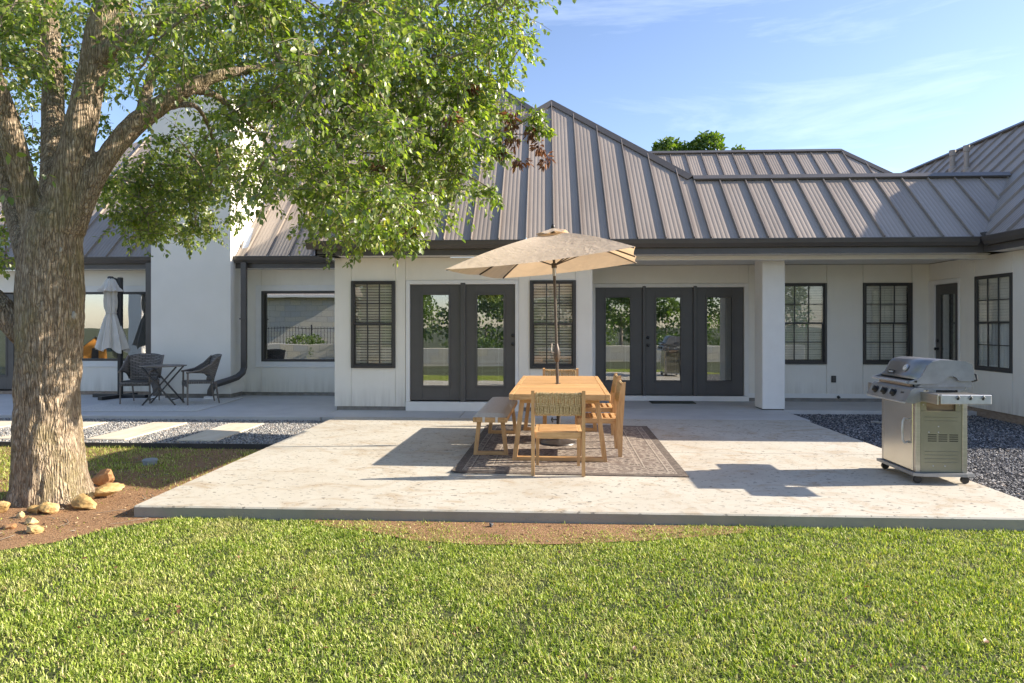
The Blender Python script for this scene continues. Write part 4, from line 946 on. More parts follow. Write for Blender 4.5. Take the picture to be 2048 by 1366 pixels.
# side shelves
for s in (-1, 1):
    x0, x1 = (.338, .665) if s > 0 else (-.665, -.338)
    sh = MB(); sh.bbox(x0, x1, -.215, .225, .872, .882, .003)
    sh.bbox(x0, x1, -.232, -.216, .80, .892, .004); sh.bbox(x0, x1, .226, .24, .82, .885, .004)
    xe = x1 if s > 0 else x0
    sho = sh.obj('side_shelf', 'steel', gr)
    en = MB(); e0, e1 = (xe - .012, xe) if s > 0 else (xe, xe + .012)
    en.bbox(e0 + .001 * s, e1 + .013 * s, -.205, .238, .806, .892, .006); eno = en.obj('shelf_end', 'alu', sho)
    for y in (-.06, .05, .16):
        xx = xe + .0145 * s
        MB().tube([(xx, y - .018, .86), (xx + .004 * s, y, .885), (xx, y + .018, .86)], .006, 8).obj('tool_hook', 'grill_grey', eno)
        MB().bbox(xx - .001, xx + .002, y - .010, y + .010, .845, .868, .002).obj('hook_slot', 'knob', eno)
    MB().bbox(x0 if s > 0 else x1 - .03, (x0 + .03) if s > 0 else x1, -.20, .22, .80, .871, .003).obj('shelf_bracket', 'steel', sho)
MB().tube([(.31, .285, 1.06), (.335, .31, 1.05), (.34, .318, 1.0), (.31, .285, .985)], .010, 10).obj('hose', 'knob', gr, smooth=True)

# ------------------------------------------------------------------ wicker chairs, folding table
def uvgrid(name, fn, nu, nv, su, sv, mat, parent, thick=.0):
    me = bpy.data.meshes.new(name); vs = [fn(i / nu, j / nv) for j in range(nv + 1) for i in range(nu + 1)]
    fs = [(j * (nu + 1) + i, j * (nu + 1) + i + 1, (j + 1) * (nu + 1) + i + 1, (j + 1) * (nu + 1) + i) for j in range(nv) for i in range(nu)]
    me.from_pydata(vs, [], fs); uv = me.uv_layers.new(name='uv')
    for l in me.loops: i = l.vertex_index; uv.data[l.index].uv = ((i % (nu + 1)) / nu * su, (i // (nu + 1)) / nv * sv)
    me.polygons.foreach_set('use_smooth', [True] * len(me.polygons)); o = put(me, name, mat, parent)
    if thick: md = o.modifiers.new('thickness', 'SOLIDIFY'); md.thickness = thick; md.offset = 0
    return o
def make_wicker():                                  # faces -y
    t = thing('wicker_chair', '', 'chair')
    for s in (-1, 1):
        MB().tube([(s * .26, -.25, 0), (s * .255, -.25, .30), (s * .255, -.245, .60)], [.014, .017, .017], 8).obj('leg', 'wicker_leg', t, smooth=True)
        MB().tube([(s * .23, .30, 0), (s * .235, .26, .22), (s * .24, .23, .42)], [.013, .017, .018], 8).obj('leg', 'wicker_leg', t, smooth=True)
    def seat(u, v): return (-.255 + .51 * u, -.26 + .50 * v, .405 - .012 * math.sin(math.pi * u) + .008 * math.cos(v * 3))
    uvgrid('seat', seat, 10, 10, .51, .5, 'wicker', t, .04)
    uvgrid('seat_apron', lambda u, v: (-.26 + .52 * u, -.262, .335 + .075 * v), 8, 2, .52, .075, 'wicker', t, .02)
    def back(u, v):
        a = (u - .5) * 2; w_ = .245 + .075 * v; y = .215 + .155 * v - .10 * a * a * (.55 + .45 * v); z = .40 + .52 * v - .045 * abs(a) ** 3 * v
        return (a * w_, y, z)
    uvgrid('backrest', back, 14, 12, .56, .52, 'wicker', t, .028)
    for s in (-1, 1):
        def arm(u, v, s=s):                          # sweeps from the back corner down to the front leg
            p0, p1, p2, p3 = Vector((s * .318, .265, .885)), Vector((s * .335, .10, .70)), Vector((s * .315, -.08, .610)), Vector((s * .275, -.275, .605))
            p = p0 * (1 - u) ** 3 + p1 * 3 * u * (1 - u) ** 2 + p2 * 3 * u * u * (1 - u) + p3 * u ** 3
            q = Vector((s * (.245 + .03 * (1 - u)), .20 - .30 * u, .44 + .12 * u)); q = p.lerp(q, v * (1 - u) ** .8)
            return tuple(q if v > 0 else p)
        uvgrid('arm', lambda u, v, s=s: arm(u, v, s), 12, 6, .7, .3, 'wicker', t, .026)
        MB().tube([(s * .318, .265, .885), (s * .335, .13, .742), (s * .322, -.04, .638), (s * .295, -.18, .612), (s * .27, -.275, .600)], .019, 8).obj('arm_rail', 'wicker_leg', t, smooth=True)
    return t
wk = make_wicker()
wk.location = (-7.73, 12.08, .010); wk.rotation_euler = (0, 0, rad(12)); tag(wk, 'brown wicker armchair in front of the closed grey parasol', 'chair', 'wicker armchairs on the terrace')
wk2 = copy_tree(wk); wk2.location = (-6.53, 12.02, .010); wk2.rotation_euler = (0, 0, rad(-52)); tag(wk2, 'brown wicker armchair beside the chimney and downspout', 'chair', 'wicker armchairs on the terrace')
ft = thing('folding_table', 'dark folding bistro table with crossed legs between the wicker chairs', 'table', (-7.13, 11.83, .010), rad(8))
tpz = .725; ang = [rad(22.5 + 45 * i) for i in range(8)]
MB().prism([(.40 * math.cos(a), .36 * math.sin(a), tpz - .018) for a in ang], (0, 0, .018)).obj('tabletop', 'wicker_leg', ft)
for s in (-1, 1):
    MB().bar((-.30, s * .20, tpz - .02), (.30, s * .20, .0), .022, .03, up=(0, 1, 0)).obj('leg', 'dark', ft)
    MB().bar((.30, s * .17, tpz - .02), (-.30, s * .17, .0), .022, .03, up=(0, 1, 0)).obj('leg', 'dark', ft)
for x, z in ((.22, .095), (-.22, .095), (-.14, .555)): MB().bar((x, -.17, z), (x, .17, z), .018, .018).obj('stretcher', 'dark', ft)

# ------------------------------------------------------------------ closed cantilever parasol
cz = thing('cantilever_parasol', 'closed grey cantilever parasol with black mast on cross base', 'parasol', (-8.70, 12.93, -.003))
MB().bbox(-.035, .035, -.045, .045, .06, 2.47, .006).obj('mast', 'black', cz)
MB().bbox(-.075, -.045, -.03, .03, 1.2, 2.44, .005).obj('mast_rail', 'black', cz)
MB().bar((-.62, .10, .035), (.62, -.10, .035), .10, .07).obj('base_beam', 'black', cz); MB().bar((-.10, -.48, .036), (.10, .35, .036), .10, .068).obj('base_beam', 'black', cz)
cz2 = MB(); prof = [(.02, 2.46), (.05, 2.45), (.09, 2.40), (.15, 2.27), (.20, 2.185), (.19, 2.175), (.115, 2.19), (.105, 2.10), (.115, 1.98), (.11, 1.86), (.085, 1.76), (.082, 1.72), (.12, 1.62), (.165, 1.45), (.215, 1.25), (.255, 1.08), (.27, 1.00)]
nn = 64
for k, (r, z) in enumerate(prof):
    for j in range(nn):
        a = 2 * math.pi * j / nn; fo = .22 if k > 3 else .10
        rr = r * (1 + fo * math.sin(8 * a + .6 * math.sin(3 * a)) + .08 * math.sin(17 * a + k * .2)); zz = z + (.05 * math.sin(5 * a + 1) - .04 * math.cos(a) if k == len(prof) - 1 else .02 * math.sin(8 * a) * (k == 4))
        lean = (1 - z / 2.46) * .05
        cz2.v.append((-.165 + lean + rr * math.cos(a), -.06 + rr * math.sin(a), zz))
for k in range(len(prof) - 1):
    for j in range(nn): j2 = (j + 1) % nn; cz2.f.append((k * nn + j, k * nn + j2, (k + 1) * nn + j2, (k + 1) * nn + j))
cv = cz2.obj('canopy', 'canopy_grey', cz, smooth=True)
MB().tube([(-.145 + .098 * math.cos(a), -.06 + .098 * math.sin(a), 1.74 + .008 * math.sin(3 * a)) for a in [2 * math.pi * i / 20 for i in range(21)]], .010, 6).obj('tie', 'canopy_grey', cv)
MB().lathe([(.055, 2.43), (.06, 2.46), (.045, 2.485), (.01, 2.49)], (-.165, -.06, 0), 20).obj('cap', 'dark', cz, smooth=True)
MB().bar((-.165, -.06, 2.46), (-.03, 0, 2.42), .03, .04).obj('hanger_arm', 'black', cz)
for q in range(4): MB().tube([(-.13 + q * .012, -.05, 1.3), (-.12 + q * .02, -.05 + q * .02, .86 - q * .03)], .008, 6).obj('rib_end', 'black', cz)
# ================================================================== garden bits
M['edging'] = noisemat('steel_edging', [(.3, (.030, .028, .027)), (.7, (.055, .05, .046))], 6, 6, .6)
M['rock'] = noisemat('sandstone', [(.28, (.24, .13, .045)), (.5, (.50, .33, .125)), (.72, (.66, .51, .28))], 7, 8, .9, rnd=.12, bumpk=(.7, .02))
M['rock_red'] = noisemat('rusty_sandstone', [(.28, (.22, .095, .035)), (.5, (.40, .205, .085)), (.72, (.50, .32, .17))], 7, 8, .9, bumpk=(.7, .02))
M['cap'] = noisemat('grey_plastic', [(.3, (.22, .25, .27)), (.7, (.30, .33, .35))], 9, 5, .6)
tag(MB().bbox(-14, PX0 - .002, EDGE_Y - .012, EDGE_Y + .012, -.2, -.030, .003).obj('lawn_edging', 'edging'), 'dark steel edging strip between the grey gravel and the lawn', 'edging')
pv = MB().bbox(-.275, .275, -.75, .75, -.05, 0, .010).mesh('stepping_slab')
for i, (x, lb) in enumerate(((-4.64, 'cream stepping slab in the gravel, first from the patio'), (-5.88, 'cream stepping slab in the gravel, second from the patio'), (-7.17, 'cream stepping slab in the gravel behind the tree trunk'), (-8.44, 'cream stepping slab in the gravel, farthest from the patio'))):
    o = put(pv, 'stepping_slab', 'paver', None, (x, 9.19, -.040 + .003 * (i % 2)), (0, 0, rad((.6, -.5, .8, -.3)[i]))); tag(o, lb, 'stepping slab', 'stepping slabs in the gravel strip')
def stones(name, label, x0, x1, y0, y1, z, dens, r0, r1, mat, keep=None, seed=1):
    rg = np.random.default_rng(seed); n = int((x1 - x0) * (y1 - y0) * dens); P_ = np.stack([rg.uniform(x0, x1, n), rg.uniform(y0, y1, n), np.full(n, z)], 1)
    if keep is not None: P_ = P_[keep(P_)]
    n = len(P_); base = np.array([(1, 0, 0), (0, 1, 0), (-1, 0, 0), (0, -1, 0), (0, 0, 1), (0, 0, -1)], float); F_ = np.array([(0, 1, 4), (1, 2, 4), (2, 3, 4), (3, 0, 4), (1, 0, 5), (2, 1, 5), (3, 2, 5), (0, 3, 5)])
    r = r0 + (r1 - r0) * rg.uniform(size=n) ** 1.8 * 1.25; V_ = base[None] * (r[:, None, None] * rg.uniform(.6, 1.25, (n, 6, 1))); V_[:, :, 2] *= .65
    a = rg.uniform(0, 6.28, n); c, s = np.cos(a), np.sin(a); tx, ty = rg.normal(0, .45, n), rg.normal(0, .45, n)
    X = V_[:, :, 0] * c[:, None] - V_[:, :, 1] * s[:, None]; Y = V_[:, :, 0] * s[:, None] + V_[:, :, 1] * c[:, None]; Z = V_[:, :, 2] + X * tx[:, None] * .6 + Y * ty[:, None] * .6
    V_ = np.stack([X, Y, Z], 2) + P_[:, None, :]; V_[:, :, 2] += rg.uniform(-.006, .010, n)[:, None]
    Fs = (F_[None] + (np.arange(n) * 6)[:, None, None]).reshape(-1, 3)
    o = put(npmesh(name, V_.reshape(-1, 3), Fs, mat), name); return stuff(o, label, 'gravel')
def island_mat(name, stops, rough=.85, spec=.3):
    m, t, b = new_mat(name); g_ = t.nodes.new('ShaderNodeNewGeometry'); c = ramp(t, g_.outputs['Random Per Island'], stops); t.links.new(c, b.inputs['Base Color']); b.inputs['Roughness'].default_value = rough; b.inputs['Specular IOR Level'].default_value = spec; return m
M['gravel'] = island_mat('grey_gravel', [(0, (.10, .10, .105)), (.35, (.26, .26, .26)), (.65, (.42, .415, .40)), (.85, (.58, .56, .52)), (1, (.36, .27, .20))])
M['gravel_dark'] = island_mat('blue_grey_gravel', [(0, (.045, .046, .050)), (.4, (.12, .12, .128)), (.75, (.25, .25, .255)), (.93, (.44, .43, .42)), (1, (.30, .24, .19))])
sl_x = [-4.64, -5.88, -7.17, -8.44]
def keep_l(p):
    k = np.ones(len(p), bool)
    for x in sl_x: k &= ~((np.abs(p[:, 0] - x) < .262) & (np.abs(p[:, 1] - 9.19) < .74))
    return k
stones('gravel', 'light grey gravel strip round the stepping slabs', -9.9, PX0 - .01, EDGE_Y + .02, 10.37, -.064, 3300, .008, .0155, 'gravel', keep_l, 3)
stones('gravel', 'dark blue grey gravel bed beside the grill', PX1 + .01, 9.0, 5.2, 11.59, -.074, 2500, .009, .018, 'gravel_dark', lambda p: (p[:, 0] < XW) | (p[:, 1] < 9.5), 4)
cp_ = G(300, 930, LAWN); dc = thing('drain_cap', 'grey round plastic drain cap standing in the patchy grass', 'drain cap', (cp_.x, cp_.y, LAWN))
MB().lathe([(.072, -.02), (.072, .045), (.080, .046), (.080, .062), (.075, .066)], n=24).obj('collar', 'cap', dc, smooth=True)
lid_ = MB().lathe([(.073, .066), (.070, .070), (.05, .071), (.02, .072)], n=24).obj('lid', 'cap', dc, smooth=True)
mb_ = G(1742, 845, -.06); o = MB().bbox(0, .34, -.02, .02, 0, .028, .004).obj('metal_bar', 'steel', loc=(mb_.x, mb_.y, -.066), rot=(0, rad(2), rad(-14))); tag(o, 'short shiny metal bar lying on the dark gravel behind the grill', 'metal bar')

def rock_mesh(seed, sx, sy, sz, flat=0.0):
    bm = bmesh.new(); bmesh.ops.create_icosphere(bm, subdivisions=3, radius=1.0); P_ = np.array([v.co[:] for v in bm.verts])
    rg = np.random.default_rng(seed); nrm = P_ / np.linalg.norm(P_, axis=1, keepdims=True)
    d = np.ones(len(P_))
    for k in range(22):                              # chop flat facets
        a = rg.normal(size=3); a /= np.linalg.norm(a); h_ = rg.uniform(.45, .72); pr = nrm @ a; m_ = pr > h_ ; d[m_] = np.minimum(d[m_], h_ / pr[m_])
    d = d * (1.0 + .25 * fbm(nrm * 2.2 + seed, 3, seed)) + .16 * (fbm(nrm * 5 + seed, 4, seed + 5) - .45)
    P2 = nrm * d[:, None] * np.array([sx, sy, sz])
    for v, p in zip(bm.verts, P2): v.co = p
    m = MB(); m.take(bm); return m
rocks = [(206, 966, .13, .10, .115, 'rock_red', 'pointed rusty sandstone rock standing beside the tree trunk', 0), (214, 990, .17, .10, .065, 'rock', 'flat-topped sandstone slab rock leaning near the patio corner', .05),
         (164, 1011, .15, .10, .06, 'rock', 'long rounded tan sandstone rock against the trunk foot', .02), (101, 1022, .105, .09, .065, 'rock', 'blunt yellow sandstone rock leaning on the trunk foot', .01),
         (70, 1020, .10, .06, .05, 'rock', 'thin sandstone rock tilted behind the blunt yellow one', .01), (64, 1042, .062, .045, .032, 'rock', 'small oval yellow rock on the orange soil', 0),
         (72, 1060, .085, .06, .042, 'rock', 'rough dull tan rock sunk in the orange soil', 0), (42, 1030, .05, .04, .035, 'rock', 'small sandstone lump among twigs beside the trunk', 0),
         (4, 1020, .075, .07, .075, 'rock', 'upright yellow sandstone rock at the far side of the trunk foot', .02), (18, 1052, .075, .05, .03, 'rock_red', 'low pinkish sandstone rock half buried in soil', 0),
         (181, 993, .055, .05, .045, 'rock', 'little tan rock wedged between trunk and long rock', 0)]
for i, (px, py, sx, sy, sz, mt, lb, lift) in enumerate(rocks):
    c_ = G(px, py + 6, LAWN); sx, sy, sz = sx * 1.12, sy * 1.05, sz * 1.12; o = rock_mesh(20 + i, sx, sy, sz).obj('garden_rock', mt, loc=(c_.x, c_.y, LAWN + sz * .55 + lift * .5), rot=(random.uniform(-.15, .15), random.uniform(-.2, .2), random.uniform(-.5, .5)))
    tag(o, lb, 'rock', 'sandstone rocks round the tree')
pc = G(982, 1056, LAWN); tag(rock_mesh(77, .026, .024, .028).obj('stone', 'gravel_base', loc=(pc.x, pc.y, LAWN + .025)), 'small dark lump on the bare soil below the patio edge', 'stone')

# ================================================================== leaves
LEAF_V = np.array([(0, 0, 0), (.30, .40, .03), (.30, 0, -.07), (.30, -.40, .03), (.68, .30, -.02), (.68, 0, -.10), (.68, -.30, -.02), (1, 0, -.16)], float)
LEAF_F = np.array([(0, 2, 1), (0, 3, 2), (1, 2, 5), (1, 5, 4), (3, 6, 5), (3, 5, 2), (4, 5, 7), (5, 6, 7)])
def leaf_mat(name, stops, trans=.45, gloss=.10, tint=(.85, 1.0, .25)):
    m = bpy.data.materials.new(name); m.use_nodes = True; t = m.node_tree; t.nodes.clear(); o = t.nodes.new('ShaderNodeOutputMaterial')
    g_ = t.nodes.new('ShaderNodeNewGeometry'); oi = t.nodes.new('ShaderNodeObjectInfo'); ad = t.nodes.new('ShaderNodeMath'); ad.operation = 'ADD'; fr = t.nodes.new('ShaderNodeMath'); fr.operation = 'FRACT'
    t.links.new(g_.outputs['Random Per Island'], ad.inputs[0]); t.links.new(oi.outputs['Random'], ad.inputs[1]); t.links.new(ad.outputs[0], fr.inputs[0])
    c = ramp(t, fr.outputs[0], stops)
    d = t.nodes.new('ShaderNodeBsdfDiffuse'); l = t.nodes.new('ShaderNodeBsdfTranslucent'); gl = N(t, 'ShaderNodeBsdfGlossy', Roughness=.42); t.links.new(c, d.inputs[0])
    t.links.new(mixc(t, 1.0, mixc(t, 1.0, c, (*tint, 1), 'MULTIPLY'), (2.1, 2.1, 2.1, 1), 'MULTIPLY'), l.inputs[0])
    a = t.nodes.new('ShaderNodeMixShader'); a.inputs[0].default_value = trans; b = t.nodes.new('ShaderNodeMixShader'); b.inputs[0].default_value = gloss
    t.links.new(d.outputs[0], a.inputs[1]); t.links.new(l.outputs[0], a.inputs[2]); t.links.new(a.outputs[0], b.inputs[1]); t.links.new(gl.outputs[0], b.inputs[2]); t.links.new(b.outputs[0], o.inputs[0]); return m
M['leaf'] = leaf_mat('tree_leaf', [(0, (.070, .115, .030)), (.35, (.135, .19, .042)), (.7, (.22, .27, .062)), (.93, (.33, .36, .105)), (1, (.34, .28, .10))], .45, .08)
M['leaf_dead'] = leaf_mat('dead_leaf', [(0, (.11, .055, .03)), (.5, (.18, .09, .05)), (1, (.26, .15, .085))], .2, .04, (1, .7, .45))
M['leaf_far'] = leaf_mat('far_leaf', [(0, (.05, .095, .02)), (.5, (.10, .16, .03)), (1, (.17, .22, .045))], .35, .05)
M['twig'] = noisemat('twig_bark', [(.35, (.17, .135, .10)), (.65, (.32, .27, .21))], 30, 4, .85)
def frames(axis, up, rg):
    a = axis / np.linalg.norm(axis, axis=1, keepdims=True); n_ = up - a * np.sum(up * a, 1, keepdims=True); n_ /= np.linalg.norm(n_, axis=1, keepdims=True) + 1e-9
    return a, np.cross(n_, a), n_
def leaf_geo(pos, a, b, n_, ln, wd):
    V_ = pos[:, None, :] + LEAF_V[None, :, 0:1] * (a * ln[:, None])[:, None, :] + LEAF_V[None, :, 1:2] * (b * (ln * wd)[:, None])[:, None, :] + LEAF_V[None, :, 2:3] * (n_ * ln[:, None])[:, None, :]
    k = len(pos); return V_.reshape(-1, 3), (LEAF_F[None] + (np.arange(k) * 8)[:, None, None]).reshape(-1, 3)
def sprays(centres, rad_, ntw, nlf, rg, droop=.5, ln=(.055, .085)):
    """twigs with alternate leaves round each centre -> twig polylines, leaf arrays"""
    tw = []; pos = []; ax_ = []; up_ = []
    for c, r in zip(centres, rad_):
        for k in range(ntw):
            d = rg.normal(size=3); d[2] = d[2] * .7 - .15; d /= np.linalg.norm(d); st = c + rg.normal(size=3) * r * .22; L0 = r * rg.uniform(.55, 1.15); pts = [st]; dd = d.copy()
            for q in range(4): dd = dd + np.array([0, 0, -droop * .22]) + rg.normal(size=3) * .12; dd /= np.linalg.norm(dd); pts.append(pts[-1] + dd * L0 / 4)
            tw.append(np.array(pts))
            for q in range(nlf):
                s = (q + rg.uniform(.1, .9)) / nlf * 4; i = min(int(s), 3); p = pts[i] + (pts[i + 1] - pts[i]) * (s - i); tdir = pts[i + 1] - pts[i]; tdir = tdir / np.linalg.norm(tdir)
                sd = np.cross(tdir, rg.normal(size=3)); sd /= np.linalg.norm(sd) + 1e-9; ad = sd * .8 + tdir * .5 + np.array([0, 0, -.55]) + rg.normal(size=3) * .25; ad /= np.linalg.norm(ad)
                pos.append(p + ad * rg.uniform(.012, .03)); ax_.append(ad); up_.append(np.array([0, 0, 1.0]) + rg.normal(size=3) * .55 + sd * .5)
    pos, ax_, up_ = np.array(pos), np.array(ax_), np.array(up_); a, b, n_ = frames(ax_, up_, rg)
    return tw, pos, a, b, n_, rg.uniform(ln[0], ln[1], len(pos)), rg.uniform(.62, .95, len(pos))
def tubes_np(lines, r0, r1, n=4):
    V_, F_ = [], []; off = 0; an = np.arange(n) * 2 * np.pi / n
    for ln in lines:
        m = len(ln); d = np.gradient(ln, axis=0); d /= np.linalg.norm(d, axis=1, keepdims=True) + 1e-9; ref = np.array([.3, .5, .8]); u = np.cross(d, ref); u /= np.linalg.norm(u, axis=1, keepdims=True) + 1e-9; v = np.cross(d, u)
        ra = np.linspace(r0 if np.isscalar(r0) else r0, r1, m); V_.append((ln[:, None, :] + (u[:, None, :] * np.cos(an)[None, :, None] + v[:, None, :] * np.sin(an)[None, :, None]) * ra[:, None, None]).reshape(-1, 3))
        for i in range(m - 1):
            for j in range(n): j2 = (j + 1) % n; F_.append((off + i * n + j, off + i * n + j2, off + (i + 1) * n + j2, off + (i + 1) * n + j))
        off += m * n
    return np.concatenate(V_), np.array(F_)

# ================================================================== the big tree
def bark():
    m, t, b = new_mat('tree_bark'); v = coords(t, (1, 1, .14)); v2 = coords(t, (1, 1, .5))
    vo = N(t, 'ShaderNodeTexVoronoi', Scale=44); vo.feature = 'DISTANCE_TO_EDGE'
    w_ = N(t, 'ShaderNodeTexNoise', Scale=9, Detail=5); t.links.new(v, w_.inputs['Vector']); wa = t.nodes.new('ShaderNodeVectorMath'); wa.operation = 'MULTIPLY_ADD'; wa.inputs[1].default_value = (.09, .09, .16)
    t.links.new(w_.outputs['Color'], wa.inputs[0]); t.links.new(v, wa.inputs[2]); t.links.new(wa.outputs[0], vo.inputs['Vector'])
    n1 = N(t, 'ShaderNodeTexNoise', Scale=30, Detail=9, Roughness=.75); t.links.new(v2, n1.inputs['Vector'])
    n2 = N(t, 'ShaderNodeTexNoise', Scale=2.6, Detail=5, Roughness=.6); t.links.new(v2, n2.inputs['Vector'])
    c = ramp(t, n1.outputs[0], [(.30, (.15, .105, .066)), (.42, (.38, .285, .19)), (.55, (.60, .475, .34)), (.72, (.80, .70, .56))])
    crack = ramp(t, vo.outputs['Distance'], [(.0, (1, 1, 1)), (.16, (0, 0, 0))]); c = mixc(t, mixc(t, 1.0, crack, (.72, .72, .72, 1), 'MULTIPLY'), c, (.075, .055, .038))
    c = mixc(t, ramp(t, n2.outputs[0], [(.48, (0, 0, 0)), (.68, (.55, .55, .55))]), c, (.27, .245, .095))
    t.links.new(c, b.inputs['Base Color']); b.inputs['Roughness'].default_value = .92; b.inputs['Specular IOR Level'].default_value = .2
    ad = t.nodes.new('ShaderNodeMath'); ad.operation = 'MULTIPLY_ADD'; ad.inputs[1].default_value = 2.5; t.links.new(vo.outputs['Distance'], ad.inputs[0]); t.links.new(n1.outputs[0], ad.inputs[2])
    bump(t, b, ad.outputs[0], 1.0, .025); return m
M['bark'] = bark()
tree = thing('garden_tree', 'large broadleaf tree with rough furrowed trunk beside the patio', 'tree', (-4.42, 5.85, LAWN))
TD = 5.93
trunk = [(104, 1035, TD, .40), (104, 1005, TD, .345), (101, 960, TD, .32), (97, 880, TD, .305), (95, 800, TD, .298), (98, 720, TD, .295), (100, 640, TD, .30), (101, 560, TD, .295), (103, 490, TD, .275), (112, 430, TD, .24)]
limbs = [[(84, 490, TD, .17), (60, 410, TD - .05, .12), (38, 330, TD - .12, .115), (18, 250, TD - .2, .105), (-10, 170, TD - .3, .10), (-60, 60, TD - .4, .10), (-120, -80, TD - .4, .08)],
         [(120, 460, TD, .23), (136, 380, TD, .185), (152, 300, TD, .16), (168, 220, TD, .14), (185, 140, TD, .125), (205, 60, TD, .15), (230, -30, TD, .13), (270, -180, TD, .09)],
         [(136, 455, TD, .16), (180, 370, TD + .02, .11), (225, 300, TD + .08, .098), (275, 245, TD + .16, .108), (330, 205, TD + .25, .092), (385, 172, TD + .35, .078), (440, 150, TD + .45, .064), (520, 135, TD + .6, .05), (620, 110, TD + .8, .035), (730, 70, TD + 1.0, .022)],
         [(108, 440, TD + .3, .17), (108, 330, TD + .5, .125), (106, 210, TD + .7, .11), (104, 100, TD + .85, .095), (85, -60, TD + .75, .10)],
         [(78, 560, TD + .2, .18), (48, 470, TD + .4, .13), (22, 390, TD + .6, .11), (-20, 300, TD + .6, .11), (-70, 180, TD + .7, .09)],
         [(85, 690, TD + .05, .15), (38, 660, TD + .05, .13), (0, 615, TD + .02, .13), (-50, 560, TD, .12), (-110, 470, TD, .10)],
         [(190, 130, TD, .10), (240, 90, TD - .05, .085), (290, 60, TD - .1, .075), (345, 35, TD - .15, .06), (430, 5, TD - .2, .045), (560, -40, TD - .2, .03)],
         [(280, 240, TD + .2, .06), (292, 190, TD + .25, .055), (310, 140, TD + .4, .05), (350, 90, TD + .6, .04), (400, 20, TD + .8, .03)],
         [(380, 178, TD + .36, .05), (430, 190, TD + .5, .042), (470, 225, TD + .8, .034), (520, 270, TD + 1.1, .026), (570, 340, TD + 1.3, .018)],
         [(330, 215, TD + .3, .04), (390, 212, TD + .8, .034), (420, 260, TD + 1.2, .028), (440, 330, TD + 1.6, .02), (455, 400, TD + 1.9, .012)]]
orig = Vector(tree.location)
def W3(p): return PD(p[0], p[1], p[2])
tm = MB()
for chain in [trunk] + limbs:
    pts = [W3(p) - orig for p in chain]; rr = [p[3] * .90 for p in chain]
    P_, R_ = [], []
    for i in range(len(pts) - 1):
        p_1, p0_, p1_, p2_ = pts[max(i - 1, 0)], pts[i], pts[i + 1], pts[min(i + 2, len(pts) - 1)]
        for k in range(5):
            s = k / 5; P_.append(.5 * ((2 * p0_) + (p1_ - p_1) * s + (2 * p_1 - 5 * p0_ + 4 * p1_ - p2_) * s * s + (3 * p0_ - p_1 - 3 * p1_ + p2_) * s ** 3)); R_.append(rr[i] + (rr[i + 1] - rr[i]) * s)
    P_.append(pts[-1]); R_.append(rr[-1]); tm.tube(P_, R_, 20)
tmp = tm.obj('trunk_tmp', 'bark'); md = tmp.modifiers.new('r', 'REMESH'); md.mode = 'VOXEL'; md.voxel_size = .018; md.adaptivity = 0
md = tmp.modifiers.new('s', 'SMOOTH'); md.factor = .5; md.iterations = 6
me = bpy.data.meshes.new_from_object(tmp.evaluated_get(bpy.context.evaluated_depsgraph_get())); bpy.data.objects.remove(tmp)
nv = len(me.vertices); co = np.empty(nv * 3, np.float32); me.vertices.foreach_get('co', co); co = co.reshape(-1, 3).astype(float); no = np.empty(nv * 3, np.float32); me.vertices.foreach_get('normal', no); no = no.reshape(-1, 3).astype(float)
rid = 1 - np.abs(2 * vnoise(co * np.array([20, 20, 2.4]) + fbm(co * 5, 2, 9)[:, None] * 1.6, 3) - 1); rid2 = 1 - np.abs(2 * vnoise(co * np.array([34, 34, 9]), 5) - 1)
disp = -.022 * rid ** 2.0 - .008 * rid2 ** 2 + .05 * (fbm(co * np.array([2.2, 2.2, 1.2]), 3, 11) - .44) + .010
thick = np.clip((3.2 - co[:, 2]) / 2.0, .25, 1); disp *= thick
an_ = np.arctan2(co[:, 1], co[:, 0]); disp += .032 * np.clip(np.sin(an_ * 5 + .6) + .5 * np.sin(an_ * 3 + 2), -.4, 1.3) * np.exp(-np.clip(co[:, 2], 0, 9) / .16)      # root flare
kn_c = []
for px, py, dd, r in ((149, 632, TD - .29, .055), (123, 500, TD - .30, .035), (160, 500, TD - .12, .05)):
    k_ = np.array(PD(px, py, dd) - orig); d = np.linalg.norm((co - k_) * np.array([1, 1, .72]), axis=1); disp = disp * np.clip((d / r - .6), .1, 1) + .026 * np.exp(-((d - r) / (r * .35)) ** 2) - .012 * np.exp(-(d / (r * .5)) ** 2)
co += no * disp[:, None]; me.vertices.foreach_set('co', co.astype(np.float32).ravel()); me.polygons.foreach_set('use_smooth', np.ones(len(me.polygons), bool)); me.materials.clear(); me.update()
put(me, 'trunk', 'bark', tree)
M['knot'] = noisemat('knot_wood', [(.3, (.26, .22, .17)), (.7, (.46, .41, .33))], 30, 5, .8, bumpk=(.5, .006))
for px, py, dd, r in ((148, 632, TD - .305, .034), (122, 500, TD - .315, .022)):
    k_ = PD(px, py, dd) - orig; rock_mesh(5, r, r * .5, r * 1.5).obj('knot', 'knot', tree, smooth=True, loc=k_)
